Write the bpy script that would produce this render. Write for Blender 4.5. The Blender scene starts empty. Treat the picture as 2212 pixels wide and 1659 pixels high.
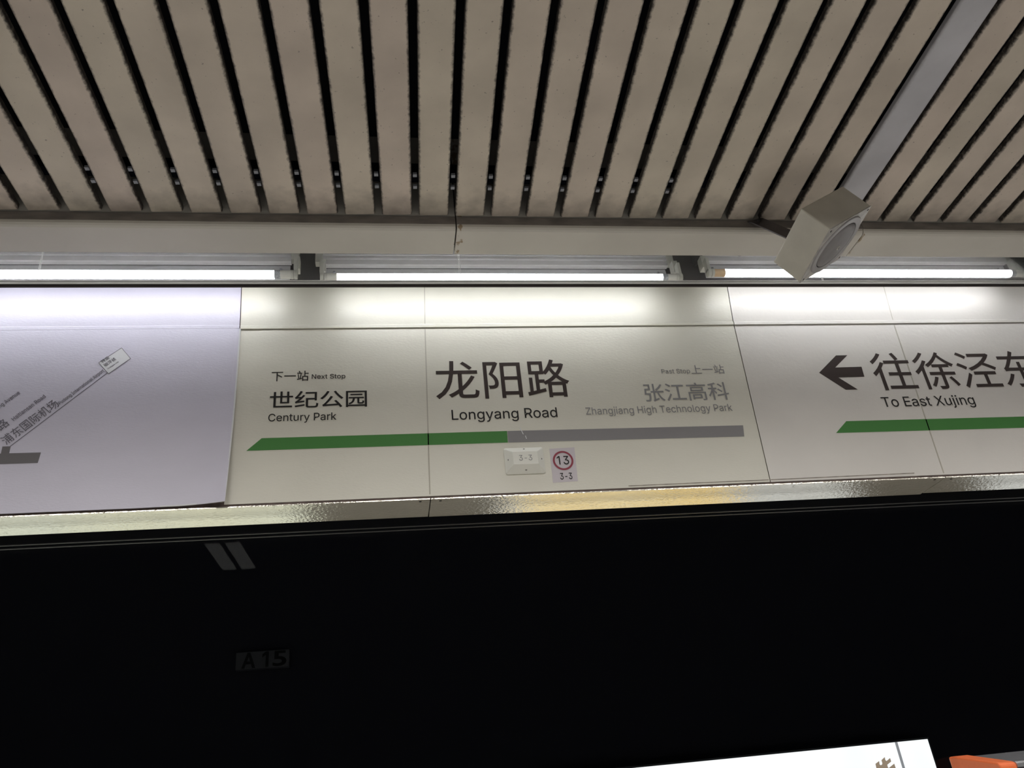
import bpy, bmesh, math, random
from mathutils import Matrix, Vector, noise

# ------------------------------------------------------------------ camera, world, exposure
SC = bpy.context.scene
COL = SC.collection
H = 1.55                                   # eye height above the platform floor (metres)

def world_rot(yaw, pitch, roll):
    c, s = math.cos, math.sin
    rz = Matrix(((c(yaw), s(yaw), 0), (-s(yaw), c(yaw), 0), (0, 0, 1)))
    rx = Matrix(((1, 0, 0), (0, c(pitch), s(pitch)), (0, -s(pitch), c(pitch))))
    m = Matrix(((1, 0, 0), (0, 0, -1), (0, 1, 0)))
    rr = Matrix(((c(roll), -s(roll), 0), (s(roll), c(roll), 0), (0, 0, 1)))
    return rr @ m @ rx @ rz

R = world_rot(math.radians(-10.597), math.radians(28.784), math.radians(-6.299))
cam_data = bpy.data.cameras.new('camera')
cam_data.sensor_width = 36.0
cam_data.lens = 36.0 * 1780.0 / 2212.0
cam_data.clip_start = 0.02
cam = bpy.data.objects.new('camera', cam_data)
COL.objects.link(cam)
rows = [R[0], -R[1], -R[2]]                # camera x, y, z axes in the world
mw = Matrix.Identity(4)
for i in range(3):
    for j in range(3):
        mw[j][i] = rows[i][j]
mw.translation = (0, 0, H)
cam.matrix_world = mw
SC.camera = cam

WORLD = bpy.data.worlds.new('world')
SC.world = WORLD
WORLD.use_nodes = True
WORLD.node_tree.nodes['Background'].inputs[0].default_value = (0.95, 0.97, 1.0, 1)
WORLD.node_tree.nodes['Background'].inputs[1].default_value = 0.15
SC.view_settings.view_transform = 'Standard'
SC.view_settings.look = 'None'
SC.view_settings.gamma = 1.0
SC.view_settings.use_curve_mapping = False
SC.view_settings.exposure = 0.0
TUBE_LIGHT = 17.5                          # the fluorescent tubes over the sign band
FILL_LIGHT = 28.0                      # unseen lamp row added as fill over the platform, watts each

def fill_lamp(x):
    d = bpy.data.lights.new('fill_lamp', 'AREA')
    d.shape = 'RECTANGLE'
    d.size, d.size_y = 1.2, 0.22
    d.energy = FILL_LIGHT
    d.spread = math.radians(157)
    d.color = (1.0, 0.975, 0.94)
    o = bpy.data.objects.new('fill_lamp', d)
    o.location = (x, 0.60, H + 1.595)
    COL.objects.link(o)
for k in range(-3, 4):
    fill_lamp(k * 1.6 + 0.4)

# ------------------------------------------------------------------ helpers
def new_mat(name, color, rough=0.6, metal=0.0, var=0.0, scale=8.0, bump=0.0, bscale=60.0, stretch=None, spec=0.5, detail=4.0):
    m = bpy.data.materials.new(name)
    m.use_nodes = True
    nt = m.node_tree
    b = nt.nodes['Principled BSDF']
    b.inputs['Base Color'].default_value = (*color, 1)
    b.inputs['Roughness'].default_value = rough
    b.inputs['Metallic'].default_value = metal
    b.inputs['Specular IOR Level'].default_value = spec
    tc = nt.nodes.new('ShaderNodeTexCoord')
    mp = nt.nodes.new('ShaderNodeMapping')
    nt.links.new(tc.outputs['Object'], mp.inputs[0])
    if stretch:
        mp.inputs['Scale'].default_value = stretch
    if var > 0:
        n = nt.nodes.new('ShaderNodeTexNoise')
        n.inputs['Scale'].default_value = scale
        n.inputs['Detail'].default_value = detail
        nt.links.new(mp.outputs[0], n.inputs['Vector'])
        r = nt.nodes.new('ShaderNodeValToRGB')
        r.color_ramp.elements[0].position = 0.3
        r.color_ramp.elements[1].position = 0.7
        r.color_ramp.elements[0].color = (*[c * (1 - var) for c in color], 1)
        r.color_ramp.elements[1].color = (*[min(1, c * (1 + var)) for c in color], 1)
        nt.links.new(n.outputs[0], r.inputs[0])
        nt.links.new(r.outputs[0], b.inputs['Base Color'])
    if bump > 0:
        n2 = nt.nodes.new('ShaderNodeTexNoise')
        n2.inputs['Scale'].default_value = bscale
        n2.inputs['Detail'].default_value = 3
        nt.links.new(mp.outputs[0], n2.inputs['Vector'])
        bp = nt.nodes.new('ShaderNodeBump')
        bp.inputs['Strength'].default_value = bump
        bp.inputs['Distance'].default_value = 0.002
        nt.links.new(n2.outputs[0], bp.inputs['Height'])
        nt.links.new(bp.outputs[0], b.inputs['Normal'])
    return m

def emit_mat(name, color, strength, var=0.0, scale=1.0, color2=None):
    m = bpy.data.materials.new(name)
    m.use_nodes = True
    nt = m.node_tree
    nt.nodes.remove(nt.nodes['Principled BSDF'])
    e = nt.nodes.new('ShaderNodeEmission')
    e.inputs[0].default_value = (*color, 1)
    e.inputs[1].default_value = strength
    if color2:
        tc = nt.nodes.new('ShaderNodeTexCoord')
        n = nt.nodes.new('ShaderNodeTexNoise')
        n.inputs['Scale'].default_value = scale
        nt.links.new(tc.outputs['Object'], n.inputs['Vector'])
        r = nt.nodes.new('ShaderNodeValToRGB')
        r.color_ramp.elements[0].position = 0.35
        r.color_ramp.elements[1].position = 0.65
        r.color_ramp.elements[0].color = (*color, 1)
        r.color_ramp.elements[1].color = (*color2, 1)
        nt.links.new(n.outputs[0], r.inputs[0])
        nt.links.new(r.outputs[0], e.inputs[0])
    nt.links.new(e.outputs[0], nt.nodes['Material Output'].inputs[0])
    return m

def clear_mat(name, tint, gloss, rough=0.02, haze=0.0):
    """a thin clear sheet: straight-through light plus a mirror share that grows at grazing angles"""
    m = bpy.data.materials.new(name)
    m.use_nodes = True
    nt = m.node_tree
    nt.nodes.remove(nt.nodes['Principled BSDF'])
    t = nt.nodes.new('ShaderNodeBsdfTransparent')
    t.inputs[0].default_value = (*tint, 1)
    g = nt.nodes.new('ShaderNodeBsdfGlossy')
    g.inputs['Roughness'].default_value = rough
    lw = nt.nodes.new('ShaderNodeFresnel')
    lw.inputs['IOR'].default_value = gloss
    mx = nt.nodes.new('ShaderNodeMixShader')
    nt.links.new(lw.outputs[0], mx.inputs[0])
    nt.links.new(t.outputs[0], mx.inputs[1])
    nt.links.new(g.outputs[0], mx.inputs[2])
    last = mx
    if haze > 0:                            # dust and fine scratches on the sheet
        tc = nt.nodes.new('ShaderNodeTexCoord')
        mp = nt.nodes.new('ShaderNodeMapping')
        mp.inputs['Scale'].default_value = (1.0, 1.0, 6.0)
        nt.links.new(tc.outputs['Object'], mp.inputs[0])
        n = nt.nodes.new('ShaderNodeTexNoise')
        n.inputs['Scale'].default_value = 30
        n.inputs['Detail'].default_value = 6
        nt.links.new(mp.outputs[0], n.inputs['Vector'])
        r = nt.nodes.new('ShaderNodeValToRGB')
        r.color_ramp.elements[0].position = 0.5
        r.color_ramp.elements[0].color = (haze * .4,) * 3 + (1,)
        r.color_ramp.elements[1].position = 0.75
        r.color_ramp.elements[1].color = (haze,) * 3 + (1,)
        nt.links.new(n.outputs[0], r.inputs[0])
        d = nt.nodes.new('ShaderNodeBsdfDiffuse')
        d.inputs[0].default_value = (.8, .8, .8, 1)
        m2 = nt.nodes.new('ShaderNodeMixShader')
        nt.links.new(r.outputs[0], m2.inputs[0])
        nt.links.new(mx.outputs[0], m2.inputs[1])
        nt.links.new(d.outputs[0], m2.inputs[2])
        last = m2
    nt.links.new(last.outputs[0], nt.nodes['Material Output'].inputs[0])
    return m

def link(name, bm, mat, parent=None, smooth=False, bevel=0.0):
    me = bpy.data.meshes.new(name)
    bmesh.ops.recalc_face_normals(bm, faces=bm.faces)
    bm.to_mesh(me)
    bm.free()
    if mat:
        me.materials.append(mat)
    if smooth:
        for p in me.polygons:
            p.use_smooth = True
    o = bpy.data.objects.new(name, me)
    COL.objects.link(o)
    if parent:
        o.parent = parent
    if bevel > 0:
        bv = o.modifiers.new('bevel', 'BEVEL')
        bv.width = bevel
        bv.segments = 2
        bv.limit_method = 'ANGLE'
    return o

def tag(o, label, cat, group=None):
    o['label'] = label
    o['category'] = cat
    if group:
        o['group'] = group
    return o

def structure(o):
    o['kind'] = 'structure'
    return o

def empty(name, loc=(0, 0, 0)):
    o = bpy.data.objects.new(name, None)
    o.empty_display_size = 0.05
    o.location = loc
    COL.objects.link(o)
    return o

def add_box(bm, x0, x1, y0, y1, z0, z1, M=None):
    vs = [bm.verts.new((x, y, z)) for x in (x0, x1) for y in (y0, y1) for z in (z0, z1)]
    for f in ((0, 1, 3, 2), (4, 6, 7, 5), (0, 4, 5, 1), (2, 3, 7, 6), (0, 2, 6, 4), (1, 5, 7, 3)):
        bm.faces.new([vs[i] for i in f])
    if M:
        bmesh.ops.transform(bm, matrix=M, verts=vs)
    return vs

def box(x0, x1, y0, y1, z0, z1):
    bm = bmesh.new()
    add_box(bm, x0, x1, y0, y1, z0, z1)
    return bm

def add_profile(bm, pts, x0, x1, closed=True):
    """sweep a (y, z) profile along x"""
    a = [bm.verts.new((x0, y, z)) for y, z in pts]
    b = [bm.verts.new((x1, y, z)) for y, z in pts]
    n = len(pts)
    for i in range(n if closed else n - 1):
        j = (i + 1) % n
        bm.faces.new((a[i], a[j], b[j], b[i]))
    if closed:
        bm.faces.new(a)
        bm.faces.new(b[::-1])

def profile(pts, x0, x1, closed=True):
    bm = bmesh.new()
    add_profile(bm, pts, x0, x1, closed)
    return bm

def add_lathe(bm, pts, M, seg=48, caps=True):
    """revolve (r, h) points about the local z axis, placed by M"""
    rings = []
    for r, h in pts:
        rings.append([bm.verts.new(M @ Vector((r * math.cos(2 * math.pi * k / seg), r * math.sin(2 * math.pi * k / seg), h))) for k in range(seg)])
    for a, b in zip(rings, rings[1:]):
        for k in range(seg):
            bm.faces.new((a[k], a[(k + 1) % seg], b[(k + 1) % seg], b[k]))
    if caps:
        bm.faces.new(rings[0][::-1])
        bm.faces.new(rings[-1])

def lathe(pts, M, seg=48, caps=True):
    bm = bmesh.new()
    add_lathe(bm, pts, M, seg, caps)
    return bm

ALONG_X = Matrix(((0, 0, 1, 0), (0, 1, 0, 0), (-1, 0, 0, 0), (0, 0, 0, 1)))   # local z -> world x

def Z(v):
    return H + v

# ------------------------------------------------------------------ lettering: outlines of a plain grotesque, and the built-in font for the Chinese
GLYPHS = {
 '-': (453, '337 244 -74 0 0 -19,337 188 0 19 -74 0,114 188 74 0 0 19,114 244 0 -19 74 0'),
 '1': (453, '276 509 -26 0 0 -170,276 0 0 170 -21 0,212 0 21 0 0 149,212 448 0 -149 -1 0,209 448 1 0 -41 -30,86 358 41 30 0 23,86 427 0 -23 37 27,198 509 -37 -27 26 0'),
 '3': (453, '218 -7 34 0 -31 0,133 10 26 -11 -26 11,70 57 16 -21 -16 21,44 132 2 -29 22 0,109 132 -22 0 2 -18,126 87 -10 12 10 -12,165 59 -16 6 16 -6,219 50 -20 0 21 0,275 61 -17 -7 17 7,315 93 -10 -14 10 14,329 145 0 -20 0 19,316 196 9 -16 -9 16,275 234 19 -9 -19 9,201 248 30 0 -15 0,157 248 15 0 0 17,157 299 0 -17 44 50,288 448 -44 -50 0 1,288 452 0 -1 -73 0,70 452 73 0 0 19,70 509 0 -19 101 0,372 509 -101 0 0 -16,372 461 0 16 -54 -61,211 278 54 61 0 4,211 289 0 -4 38 4,308 276 -27 13 27 -13,371 222 -15 23 15 -23,393 145 0 29 0 -30,370 66 15 23 -15 -23,309 12 26 13 -26 -13'),
 'A': (480, '16 0 23 0 62 170,201 509 -62 -170 25 0,276 509 -25 0 62 -170,463 0 -62 170 -23 0,395 0 23 0 -36 101,287 302 36 -101 -7 19,264 372 9 -28 -9 28,232 478 13 -43 4 0,245 478 -4 0 -13 -43,213 371 9 28 -9 -28,191 302 6 18 -35 -101,85 0 35 101 -23 0;110 142 87 0 0 19,110 199 0 -19 87 0,370 199 -87 0 0 -19,370 142 0 19 -87 0'),
 'C': (510, '267 -7 26 0 -44 0,150 25 34 -21 -34 21,70 115 20 -39 -20 39,40 254 0 -53 0 54,70 393 -20 -39 20 39,150 484 -34 -21 34 21,267 516 -44 0 26 0,340 504 -23 8 23 -8,402 471 -18 15 18 -15,448 418 -12 21 12 -21,473 348 -5 26 -22 0,408 348 22 0 -4 18,389 395 9 -13 -9 13,357 428 13 -9 -13 9,315 449 15 -5 -15 5,267 456 17 0 -31 0,184 432 25 16 -25 -16,125 364 14 30 -14 -30,103 254 0 43 0 -43,125 145 -14 30 14 -30,184 76 -25 16 25 -16,267 53 -31 0 17 0,315 60 -15 -5 15 5,357 81 -13 -9 13 9,389 114 -9 -13 9 13,408 160 -4 -17 22 0,473 160 -22 0 -4 -26,448 91 12 21 -12 -21,402 38 18 15 -18 -15,341 5 23 8 -23 -8'),
 'E': (419, '60 0 105 0 0 170,60 509 0 -170 104 0,372 509 -104 0 0 -19,372 452 0 19 -83 0,125 452 83 0 0 -55,125 286 0 55 77 0,355 286 -77 0 0 -19,355 229 0 19 -77 0,125 229 77 0 0 -57,125 57 0 57 84 0,375 57 -84 0 0 -19,375 0 0 19 -105 0'),
 'H': (517, '60 0 22 0 0 170,60 509 0 -170 22 0,125 509 -22 0 0 -73,125 289 0 73 89 0,392 289 -89 0 0 73,392 509 0 -73 22 0,457 509 -22 0 0 -170,457 0 0 170 -22 0,392 0 22 0 0 77,392 232 0 -77 -89 0,125 232 89 0 0 -77,125 0 0 77 -22 0'),
 'I': (300, '31 0 79 0 0 19,31 57 0 -19 29 0,118 57 -29 0 0 132,118 452 0 -132 -29 0,31 452 29 0 0 19,31 509 0 -19 79 0,269 509 -79 0 0 -19,269 452 0 19 -29 0,183 452 29 0 0 -132,183 57 0 132 29 0,269 57 -29 0 0 -19,269 0 0 19 -79 0'),
 'L': (393, '60 0 100 0 0 170,60 509 0 -170 22 0,125 509 -22 0 0 -151,125 57 0 151 79 0,361 57 -79 0 0 -19,361 0 0 19 -100 0'),
 'M': (628, '60 0 21 0 0 170,60 509 0 -170 30 0,152 509 -30 0 42 -107,277 187 -42 107 3 -8,287 159 -4 11 4 -11,299 123 -4 13 4 -13,311 84 -4 13 4 -13,322 49 -3 10 -5 0,307 49 5 0 3 10,318 83 -4 -13 4 13,330 121 -4 -13 4 13,342 158 -4 -11 4 11,352 187 -3 -8 41 107,476 509 -41 -107 30 0,568 509 -30 0 0 -170,568 0 0 170 -21 0,504 0 21 0 0 97,504 291 0 -97 0 11,504 327 0 -13 0 13,505 369 0 -15 0 15,506 413 0 -15 0 15,507 457 0 -14 2 0,513 457 -2 0 -5 -16,498 409 5 16 -5 -16,482 363 5 15 -5 -15,467 322 5 12 -5 -12,456 291 3 8 -38 -97,342 0 38 97 -19 0,286 0 19 0 -39 97,170 291 39 -97 -3 8,159 321 4 -12 -4 12,145 361 5 -15 -5 15,129 408 5 -16 -5 16,112 457 6 -17 2 0,119 457 -2 0 0 -13,120 416 0 15 0 -15,121 372 0 15 0 -15,122 328 0 14 0 -14,122 291 0 11 0 -97,122 0 0 97 -21 0'),
 'N': (523, '60 0 22 0 0 170,60 509 0 -170 25 0,136 509 -25 0 69 -109,343 183 -69 109 5 -8,363 151 -8 13 8 -13,388 107 -9 16 9 -16,414 55 -9 18 -3 0,405 54 3 0 -2 19,401 108 1 -18 -1 18,399 157 0 -15 0 15,399 195 0 -10 0 105,399 509 0 -105 22 0,463 509 -22 0 0 -170,463 0 0 170 -25 0,387 0 25 0 -62 97,202 290 62 -97 -8 13,177 331 9 -14 -9 14,148 381 11 -19 -11 19,108 452 16 -28 4 1,119 454 -4 -1 1 -25,122 384 -1 21 1 -21,124 328 0 16 0 -16,125 291 0 9 0 -97,125 0 0 97 -22 0'),
 'P': (445, '60 0 22 0 0 170,60 509 0 -170 58 0,235 509 -58 0 39 0,332 487 -26 14 26 -14,390 430 -13 24 13 -24,409 348 0 30 0 -30,390 265 13 24 -13 -24,332 207 26 14 -26 -14,235 186 39 0 -42 0,109 186 42 0 0 19,109 242 0 -19 41 0,233 242 -41 0 27 0,297 256 -16 -9 16 9,333 294 -8 -16 8 16,344 348 0 -20 0 20,333 402 8 -16 -8 16,297 439 17 -9 -17 9,232 452 27 0 -36 0,125 452 36 0 0 -151,125 0 0 151 -22 0'),
 'R': (449, '60 0 22 0 0 170,60 509 0 -170 59 0,236 509 -59 0 39 0,333 489 -26 13 26 -13,390 433 -13 24 13 -24,409 352 0 30 0 -30,390 271 13 23 -13 -23,333 217 26 13 -26 -13,236 198 39 0 -47 0,96 198 47 0 0 19,96 255 0 -19 46 0,234 255 -46 0 26 0,298 267 -16 -8 16 8,334 300 -8 -15 8 15,345 352 0 -20 0 20,334 405 8 -15 -8 15,298 440 17 -8 -17 8,233 452 27 0 -36 0,125 452 36 0 0 -151,125 0 0 151 -22 0;353 0 25 0 -41 76,230 229 41 -76 24 0,303 229 -24 0 42 -76,428 0 -42 76 -25 0'),
 'S': (447, '224 -9 39 0 -37 0,128 9 27 -12 -27 12,64 60 15 -22 -15 22,38 137 2 -29 22 0,104 137 -22 0 2 -20,123 88 -11 13 11 -13,166 59 -18 6 18 -6,224 49 -20 0 23 0,286 60 -18 -7 18 7,329 92 -11 -14 11 14,346 139 0 -18 0 16,332 179 9 -10 -9 10,296 205 15 -7 -15 7,245 222 19 -5 -20 6,184 239 20 -6 -42 12,86 289 23 -22 -23 22,52 372 0 -34 0 29,75 448 -15 -22 15 22,138 498 -26 -12 26 12,227 516 -33 0 34 0,316 498 -26 12 26 -12,377 449 -15 21 15 -21,401 378 -1 26 -21 0,337 378 21 0 -3 25,302 437 21 -14 -21 14,225 459 31 0 -22 0,167 448 17 7 -17 -7,129 418 9 13 -9 -13,115 376 0 16 0 -17,131 334 -11 11 11 -11,169 308 -15 6 15 -6,212 293 -14 4 17 -5,264 279 -17 5 15 -4,312 264 -17 7 17 -7,359 238 -15 11 15 -11,395 198 -9 16 9 -16,408 139 0 23 0 -28,386 64 15 22 -15 -22,323 11 28 13 -28 -13'),
 'T': (449, '32 452 54 0 0 19,32 509 0 -19 128 0,417 509 -128 0 0 -19,417 452 0 19 -53 0,257 452 53 0 0 -151,257 0 0 151 -21 0,193 0 21 0 0 151,193 452 0 -151 -54 0'),
 'X': (474, '18 0 24 0 66 95,217 284 -66 -95 0 -16,217 236 0 16 -63 91,29 509 63 -91 25 0,104 509 -25 0 25 -36,178 400 -25 36 10 -15,204 361 -7 11 7 -11,223 329 -6 11 6 -11,243 292 -7 14 -4 0,232 292 4 0 7 14,252 329 -6 -11 6 11,272 361 -7 -11 7 11,298 400 -10 -15 25 36,374 509 -25 -36 24 0,446 509 -24 0 -62 -90,259 239 62 90 0 16,259 287 0 -16 66 -96,456 0 -66 96 -25 0,382 0 25 0 -30 43,292 129 30 -43 -9 14,268 165 7 -10 -7 10,250 195 6 -10 -6 10,230 231 7 -14 5 0,244 231 -5 0 -7 -13,225 196 6 10 -6 -10,206 166 7 10 -7 -10,182 129 10 14 -30 -43,91 0 30 43 -24 0'),
 'Y': (472, '203 0 22 0 0 69,203 208 0 -69 -62 100,16 509 62 -100 25 0,91 509 -25 0 34 -55,192 344 -34 55 11 -18,222 292 -9 17 9 -17,250 230 -9 24 -9 0,224 230 9 0 9 25,251 293 -9 -17 9 17,280 344 -10 -18 34 55,381 509 -34 -55 25 0,455 509 -25 0 -62 -100,268 208 62 100 0 -69,268 0 0 69 -22 0'),
 'Z': (438, '42 0 119 0 0 15,42 46 0 -15 77 113,273 385 -77 -113 10 15,306 431 -11 -15 11 15,341 476 -12 -15 2 -7,348 454 -2 7 -21 -1,285 452 21 0 -21 0,223 452 21 0 -61 0,40 452 61 0 0 19,40 509 0 -19 119 0,397 509 -119 0 0 -16,397 462 0 16 -76 -111,169 129 76 111 -11 -16,134 81 12 16 -12 -16,97 33 12 16 -2 7,90 54 2 -7 21 1,152 57 -21 0 21 0,214 57 -21 0 62 0,399 57 -62 0 0 -19,399 0 0 19 -119 0'),
 'a': (389, '160 -9 22 0 -24 0,94 5 20 -9 -20 9,48 45 11 -17 -11 17,30 108 0 -25 0 22,43 161 -9 -14 9 14,78 193 -14 -8 14 8,125 211 -18 -4 18 4,178 220 -18 -2 23 3,234 227 -14 -2 14 2,265 235 -7 -4 7 4,276 255 0 -9 0 1,276 257 0 -1 0 16,267 297 6 -11 -6 11,240 322 12 -6 -12 6,196 331 18 0 -18 0,149 322 13 6 -13 -6,118 301 8 9 -8 -9,100 274 4 9 -20 6,41 291 20 -6 9 23,79 346 -16 -14 16 14,133 375 -20 -6 20 6,194 384 -20 0 14 0,239 379 -16 3 16 -3,286 360 -15 9 15 -9,322 320 -10 18 10 -18,337 251 0 28 0 -84,337 0 0 84 -20 0,277 0 20 0 0 17,277 52 0 -17 -1 0,272 52 1 0 -4 -9,252 25 9 9 -9 -9,215 1 15 6 -15 -6;170 45 -15 0 23 0,228 59 -16 -9 16 9,263 93 -8 -14 8 14,276 138 0 -16 0 17,276 190 0 -17 -3 -3,259 182 8 2 -8 -2,231 176 11 2 -11 -2,200 171 10 1 -10 -1,175 168 6 1 -15 -2,134 159 13 4 -13 -4,103 139 8 8 -8 -8,92 105 0 15 0 -13,102 72 -7 9 7 -9,130 52 -12 5 12 -5'),
 'c': (396, '207 -8 19 0 -34 0,117 16 26 -16 -26 16,56 85 15 -29 -15 29,34 187 0 -39 0 40,56 291 -15 -29 15 29,117 360 -26 -16 26 16,207 384 -34 0 19 0,260 377 -17 5 17 -5,305 356 -14 9 14 -9,340 322 -10 13 10 -13,362 277 -5 17 -20 -5,303 262 20 5 -3 10,290 289 6 -8 -6 8,270 311 8 -6 -8 6,242 325 10 -3 -10 3,207 330 13 0 -25 0,145 310 16 13 -16 -13,108 258 8 22 -8 -22,96 187 0 26 0 -25,108 117 -8 21 8 -21,145 66 -16 13 16 -13,207 46 -25 0 13 0,243 52 -11 -3 11 3,271 66 -8 -6 8 6,292 89 -6 -9 6 9,304 117 -3 -10 20 -5,363 102 -20 5 -5 -17,341 56 10 14 -10 -14,306 21 14 10 -14 -10,261 -1 17 5 -17 -5'),
 'd': (424, '195 -8 23 0 -32 0,111 16 24 -16 -24 16,55 84 14 -29 -14 29,34 189 0 -40 0 40,55 293 -14 -29 14 29,112 361 -24 -16 24 16,196 384 -32 0 24 0,253 373 -15 8 15 -8,287 346 -8 10 8 -10,306 319 -4 8 1 0,311 319 -1 0 0 63,311 509 0 -63 20 0,372 509 -20 0 0 -170,372 0 0 170 -20 0,313 0 20 0 0 20,313 59 0 -20 -2 0,307 59 2 0 -5 -8,287 31 9 10 -9 -10,252 4 15 8 -15 -8;205 47 -23 0 23 0,263 65 -16 -12 16 12,299 115 -8 -21 8 21,312 189 0 -28 0 28,300 263 8 -21 -8 21,263 312 16 -12 -16 12,205 330 23 0 -24 0,145 311 16 12 -16 -12,108 261 8 21 -8 -21,96 189 0 27 0 -27,109 117 -8 22 8 -22,145 66 -16 13 16 -13'),
 'e': (404, '212 -8 26 0 -37 0,117 16 27 -16 -27 16,56 85 14 -29 -14 29,34 187 0 -39 0 39,55 290 -14 -30 14 30,115 359 -26 -17 26 17,205 384 -34 0 21 0,266 374 -20 7 20 -7,319 341 -16 15 16 -15,357 282 -9 24 9 -24,371 194 0 34 0 -8,371 169 0 8 -99 0,75 169 99 0 0 17,75 221 0 -17 88 0,338 221 -88 0 -9 -6,310 202 9 6 0 25,298 269 8 -19 -8 19,263 314 15 -11 -15 11,205 330 23 0 -23 0,146 313 16 11 -16 -11,109 270 9 18 -9 -18,96 211 0 21 0 -11,96 178 0 11 0 -28,110 106 -10 20 10 -20,151 61 -17 10 17 -10,212 46 -23 0 15 0,254 53 -12 -4 12 4,285 73 -9 -9 9 9,306 105 -5 -13 20 -5,365 91 -20 5 -6 -20,335 39 14 15 -14 -15,283 4 21 8 -21 -8'),
 'g': (425, '207 -151 31 0 -28 0,134 -140 21 -7 -21 7,82 -110 14 -12 -14 12,51 -69 8 -15 17 10,101 -41 -17 -10 5 -8,122 -66 -8 9 8 -9,154 -88 -14 6 14 -6,207 -97 -21 0 31 0,282 -75 -19 -15 19 15,311 -6 0 -31 0 25,311 68 0 -25 -2 0,306 68 2 0 -5 -8,287 41 8 10 -8 -10,252 16 15 7 -15 -7,195 5 24 0 -30 0,113 27 24 -15 -24 15,55 90 14 -28 -14 28,34 191 0 -40 0 39,55 293 -14 -29 14 29,112 361 -24 -16 24 16,196 384 -31 0 24 0,253 373 -15 8 15 -8,288 346 -8 10 8 -10,308 319 -5 8 2 0,313 319 -2 0 0 20,313 379 0 -20 20 0,372 379 -20 0 0 -129,372 -9 0 129 0 -33,350 -90 15 21 -15 -21,291 -136 25 10 -25 -10;205 59 -23 0 23 0,264 75 -16 -11 16 11,300 121 -8 -20 8 20,312 193 0 -28 0 27,300 264 8 -20 -8 20,264 312 16 -12 -16 12,205 330 23 0 -24 0,145 312 16 12 -16 -12,109 262 8 21 -8 -21,96 193 0 26 0 -27,109 123 -8 20 8 -20,145 76 -16 11 16 -11'),
 'h': (410, '114 227 0 22 0 -76,114 0 0 76 -20 0,53 0 20 0 0 170,53 509 0 -170 20 0,114 509 -20 0 0 -74,114 287 0 74 -4 0,102 287 4 0 12 35,152 362 -22 -15 22 15,227 384 -29 0 26 0,295 369 -19 11 19 -11,341 321 -11 21 11 -21,357 240 0 32 0 -80,357 0 0 80 -20 0,296 0 20 0 0 78,296 235 0 -78 0 30,273 304 15 -17 -15 17,210 329 27 0 -18 0,161 317 15 8 -15 -8,126 283 8 15 -8 -15'),
 'i': (167, '53 0 20 0 0 126,53 379 0 -126 20 0,114 379 -20 0 0 -126,114 0 0 126 -20 0;84 443 12 0 -12 0,54 455 8 -8 -8 8,41 483 0 -11 0 11,54 512 -8 -8 8 8,84 524 -12 0 12 0,114 512 -8 8 8 -8,126 483 0 11 0 -11,114 455 8 8 -8 -8'),
 'j': (167, '53 379 0 -136 20 0,114 379 -20 0 0 -136,114 -30 0 136 0 -23,102 -90 8 17 -8 -17,65 -129 16 9 -16 -9,4 -143 24 0 -5 0,-10 -143 5 0 0 19,-10 -87 0 -19 4 0,2 -87 -4 0 18 0,40 -72 -8 -10 8 10,53 -29 0 -19 0 136;83 443 12 0 -12 0,53 455 8 -8 -8 8,41 483 0 -11 0 11,53 512 -8 -8 8 8,83 524 -12 0 12 0,114 512 -8 8 8 -8,126 483 0 11 0 -11,114 455 8 8 -8 -8'),
 'k': (381, '110 137 22 21 0 25,110 212 0 -25 4 0,121 212 -4 0 55 56,284 379 -55 -56 25 0,360 379 -25 0 -59 -60,184 199 59 60 -2 0,177 199 2 0 -22 -21;53 0 20 0 0 170,53 509 0 -170 20 0,114 509 -20 0 0 -170,114 0 0 170 -20 0;294 0 26 0 -49 62,148 186 49 -62 14 14,191 229 -14 -14 60 -76,372 0 -60 76 -26 0'),
 'l': (189, '139 -2 8 0 -29 0,74 20 14 -15 -14 15,53 84 0 -28 0 141,53 509 0 -141 20 0,114 509 -20 0 0 -137,114 99 0 137 0 -17,120 62 -4 7 4 -7,146 52 -13 0 6 0,160 53 -3 0 3 0,170 54 -3 -1 4 -17,181 3 -4 17 -5 -1,162 -1 7 1 -7 -1'),
 'n': (410, '114 227 0 22 0 -76,114 0 0 76 -20 0,53 0 20 0 0 126,53 379 0 -126 20 0,112 379 -20 0 0 -31,112 287 0 31 -3 0,102 287 3 0 12 35,152 362 -22 -15 22 15,227 384 -29 0 26 0,295 369 -19 11 19 -11,341 321 -11 21 11 -21,357 240 0 32 0 -80,357 0 0 80 -20 0,296 0 20 0 0 78,296 235 0 -78 0 30,273 304 15 -17 -15 17,210 329 27 0 -18 0,161 317 15 8 -15 -8,126 283 8 15 -8 -15'),
 'o': (415, '207 -8 35 0 -34 0,117 16 26 -16 -26 16,56 85 15 -29 -15 29,34 187 0 -39 0 40,56 291 -15 -29 15 29,117 360 -26 -16 26 16,207 384 -34 0 35 0,299 360 -26 16 26 -16,359 291 -14 29 14 -29,381 187 0 40 0 -39,359 85 14 29 -14 -29,299 16 26 16 -26 -16;207 46 -25 0 25 0,270 66 -17 -13 17 13,307 117 -8 -21 8 21,319 187 0 -25 0 25,307 258 8 -22 -8 22,270 310 17 -13 -17 13,207 330 25 0 -25 0,145 310 16 13 -16 -13,108 258 8 22 -8 -22,96 187 0 26 0 -25,108 117 -8 21 8 -21,145 66 -16 13 16 -13'),
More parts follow.
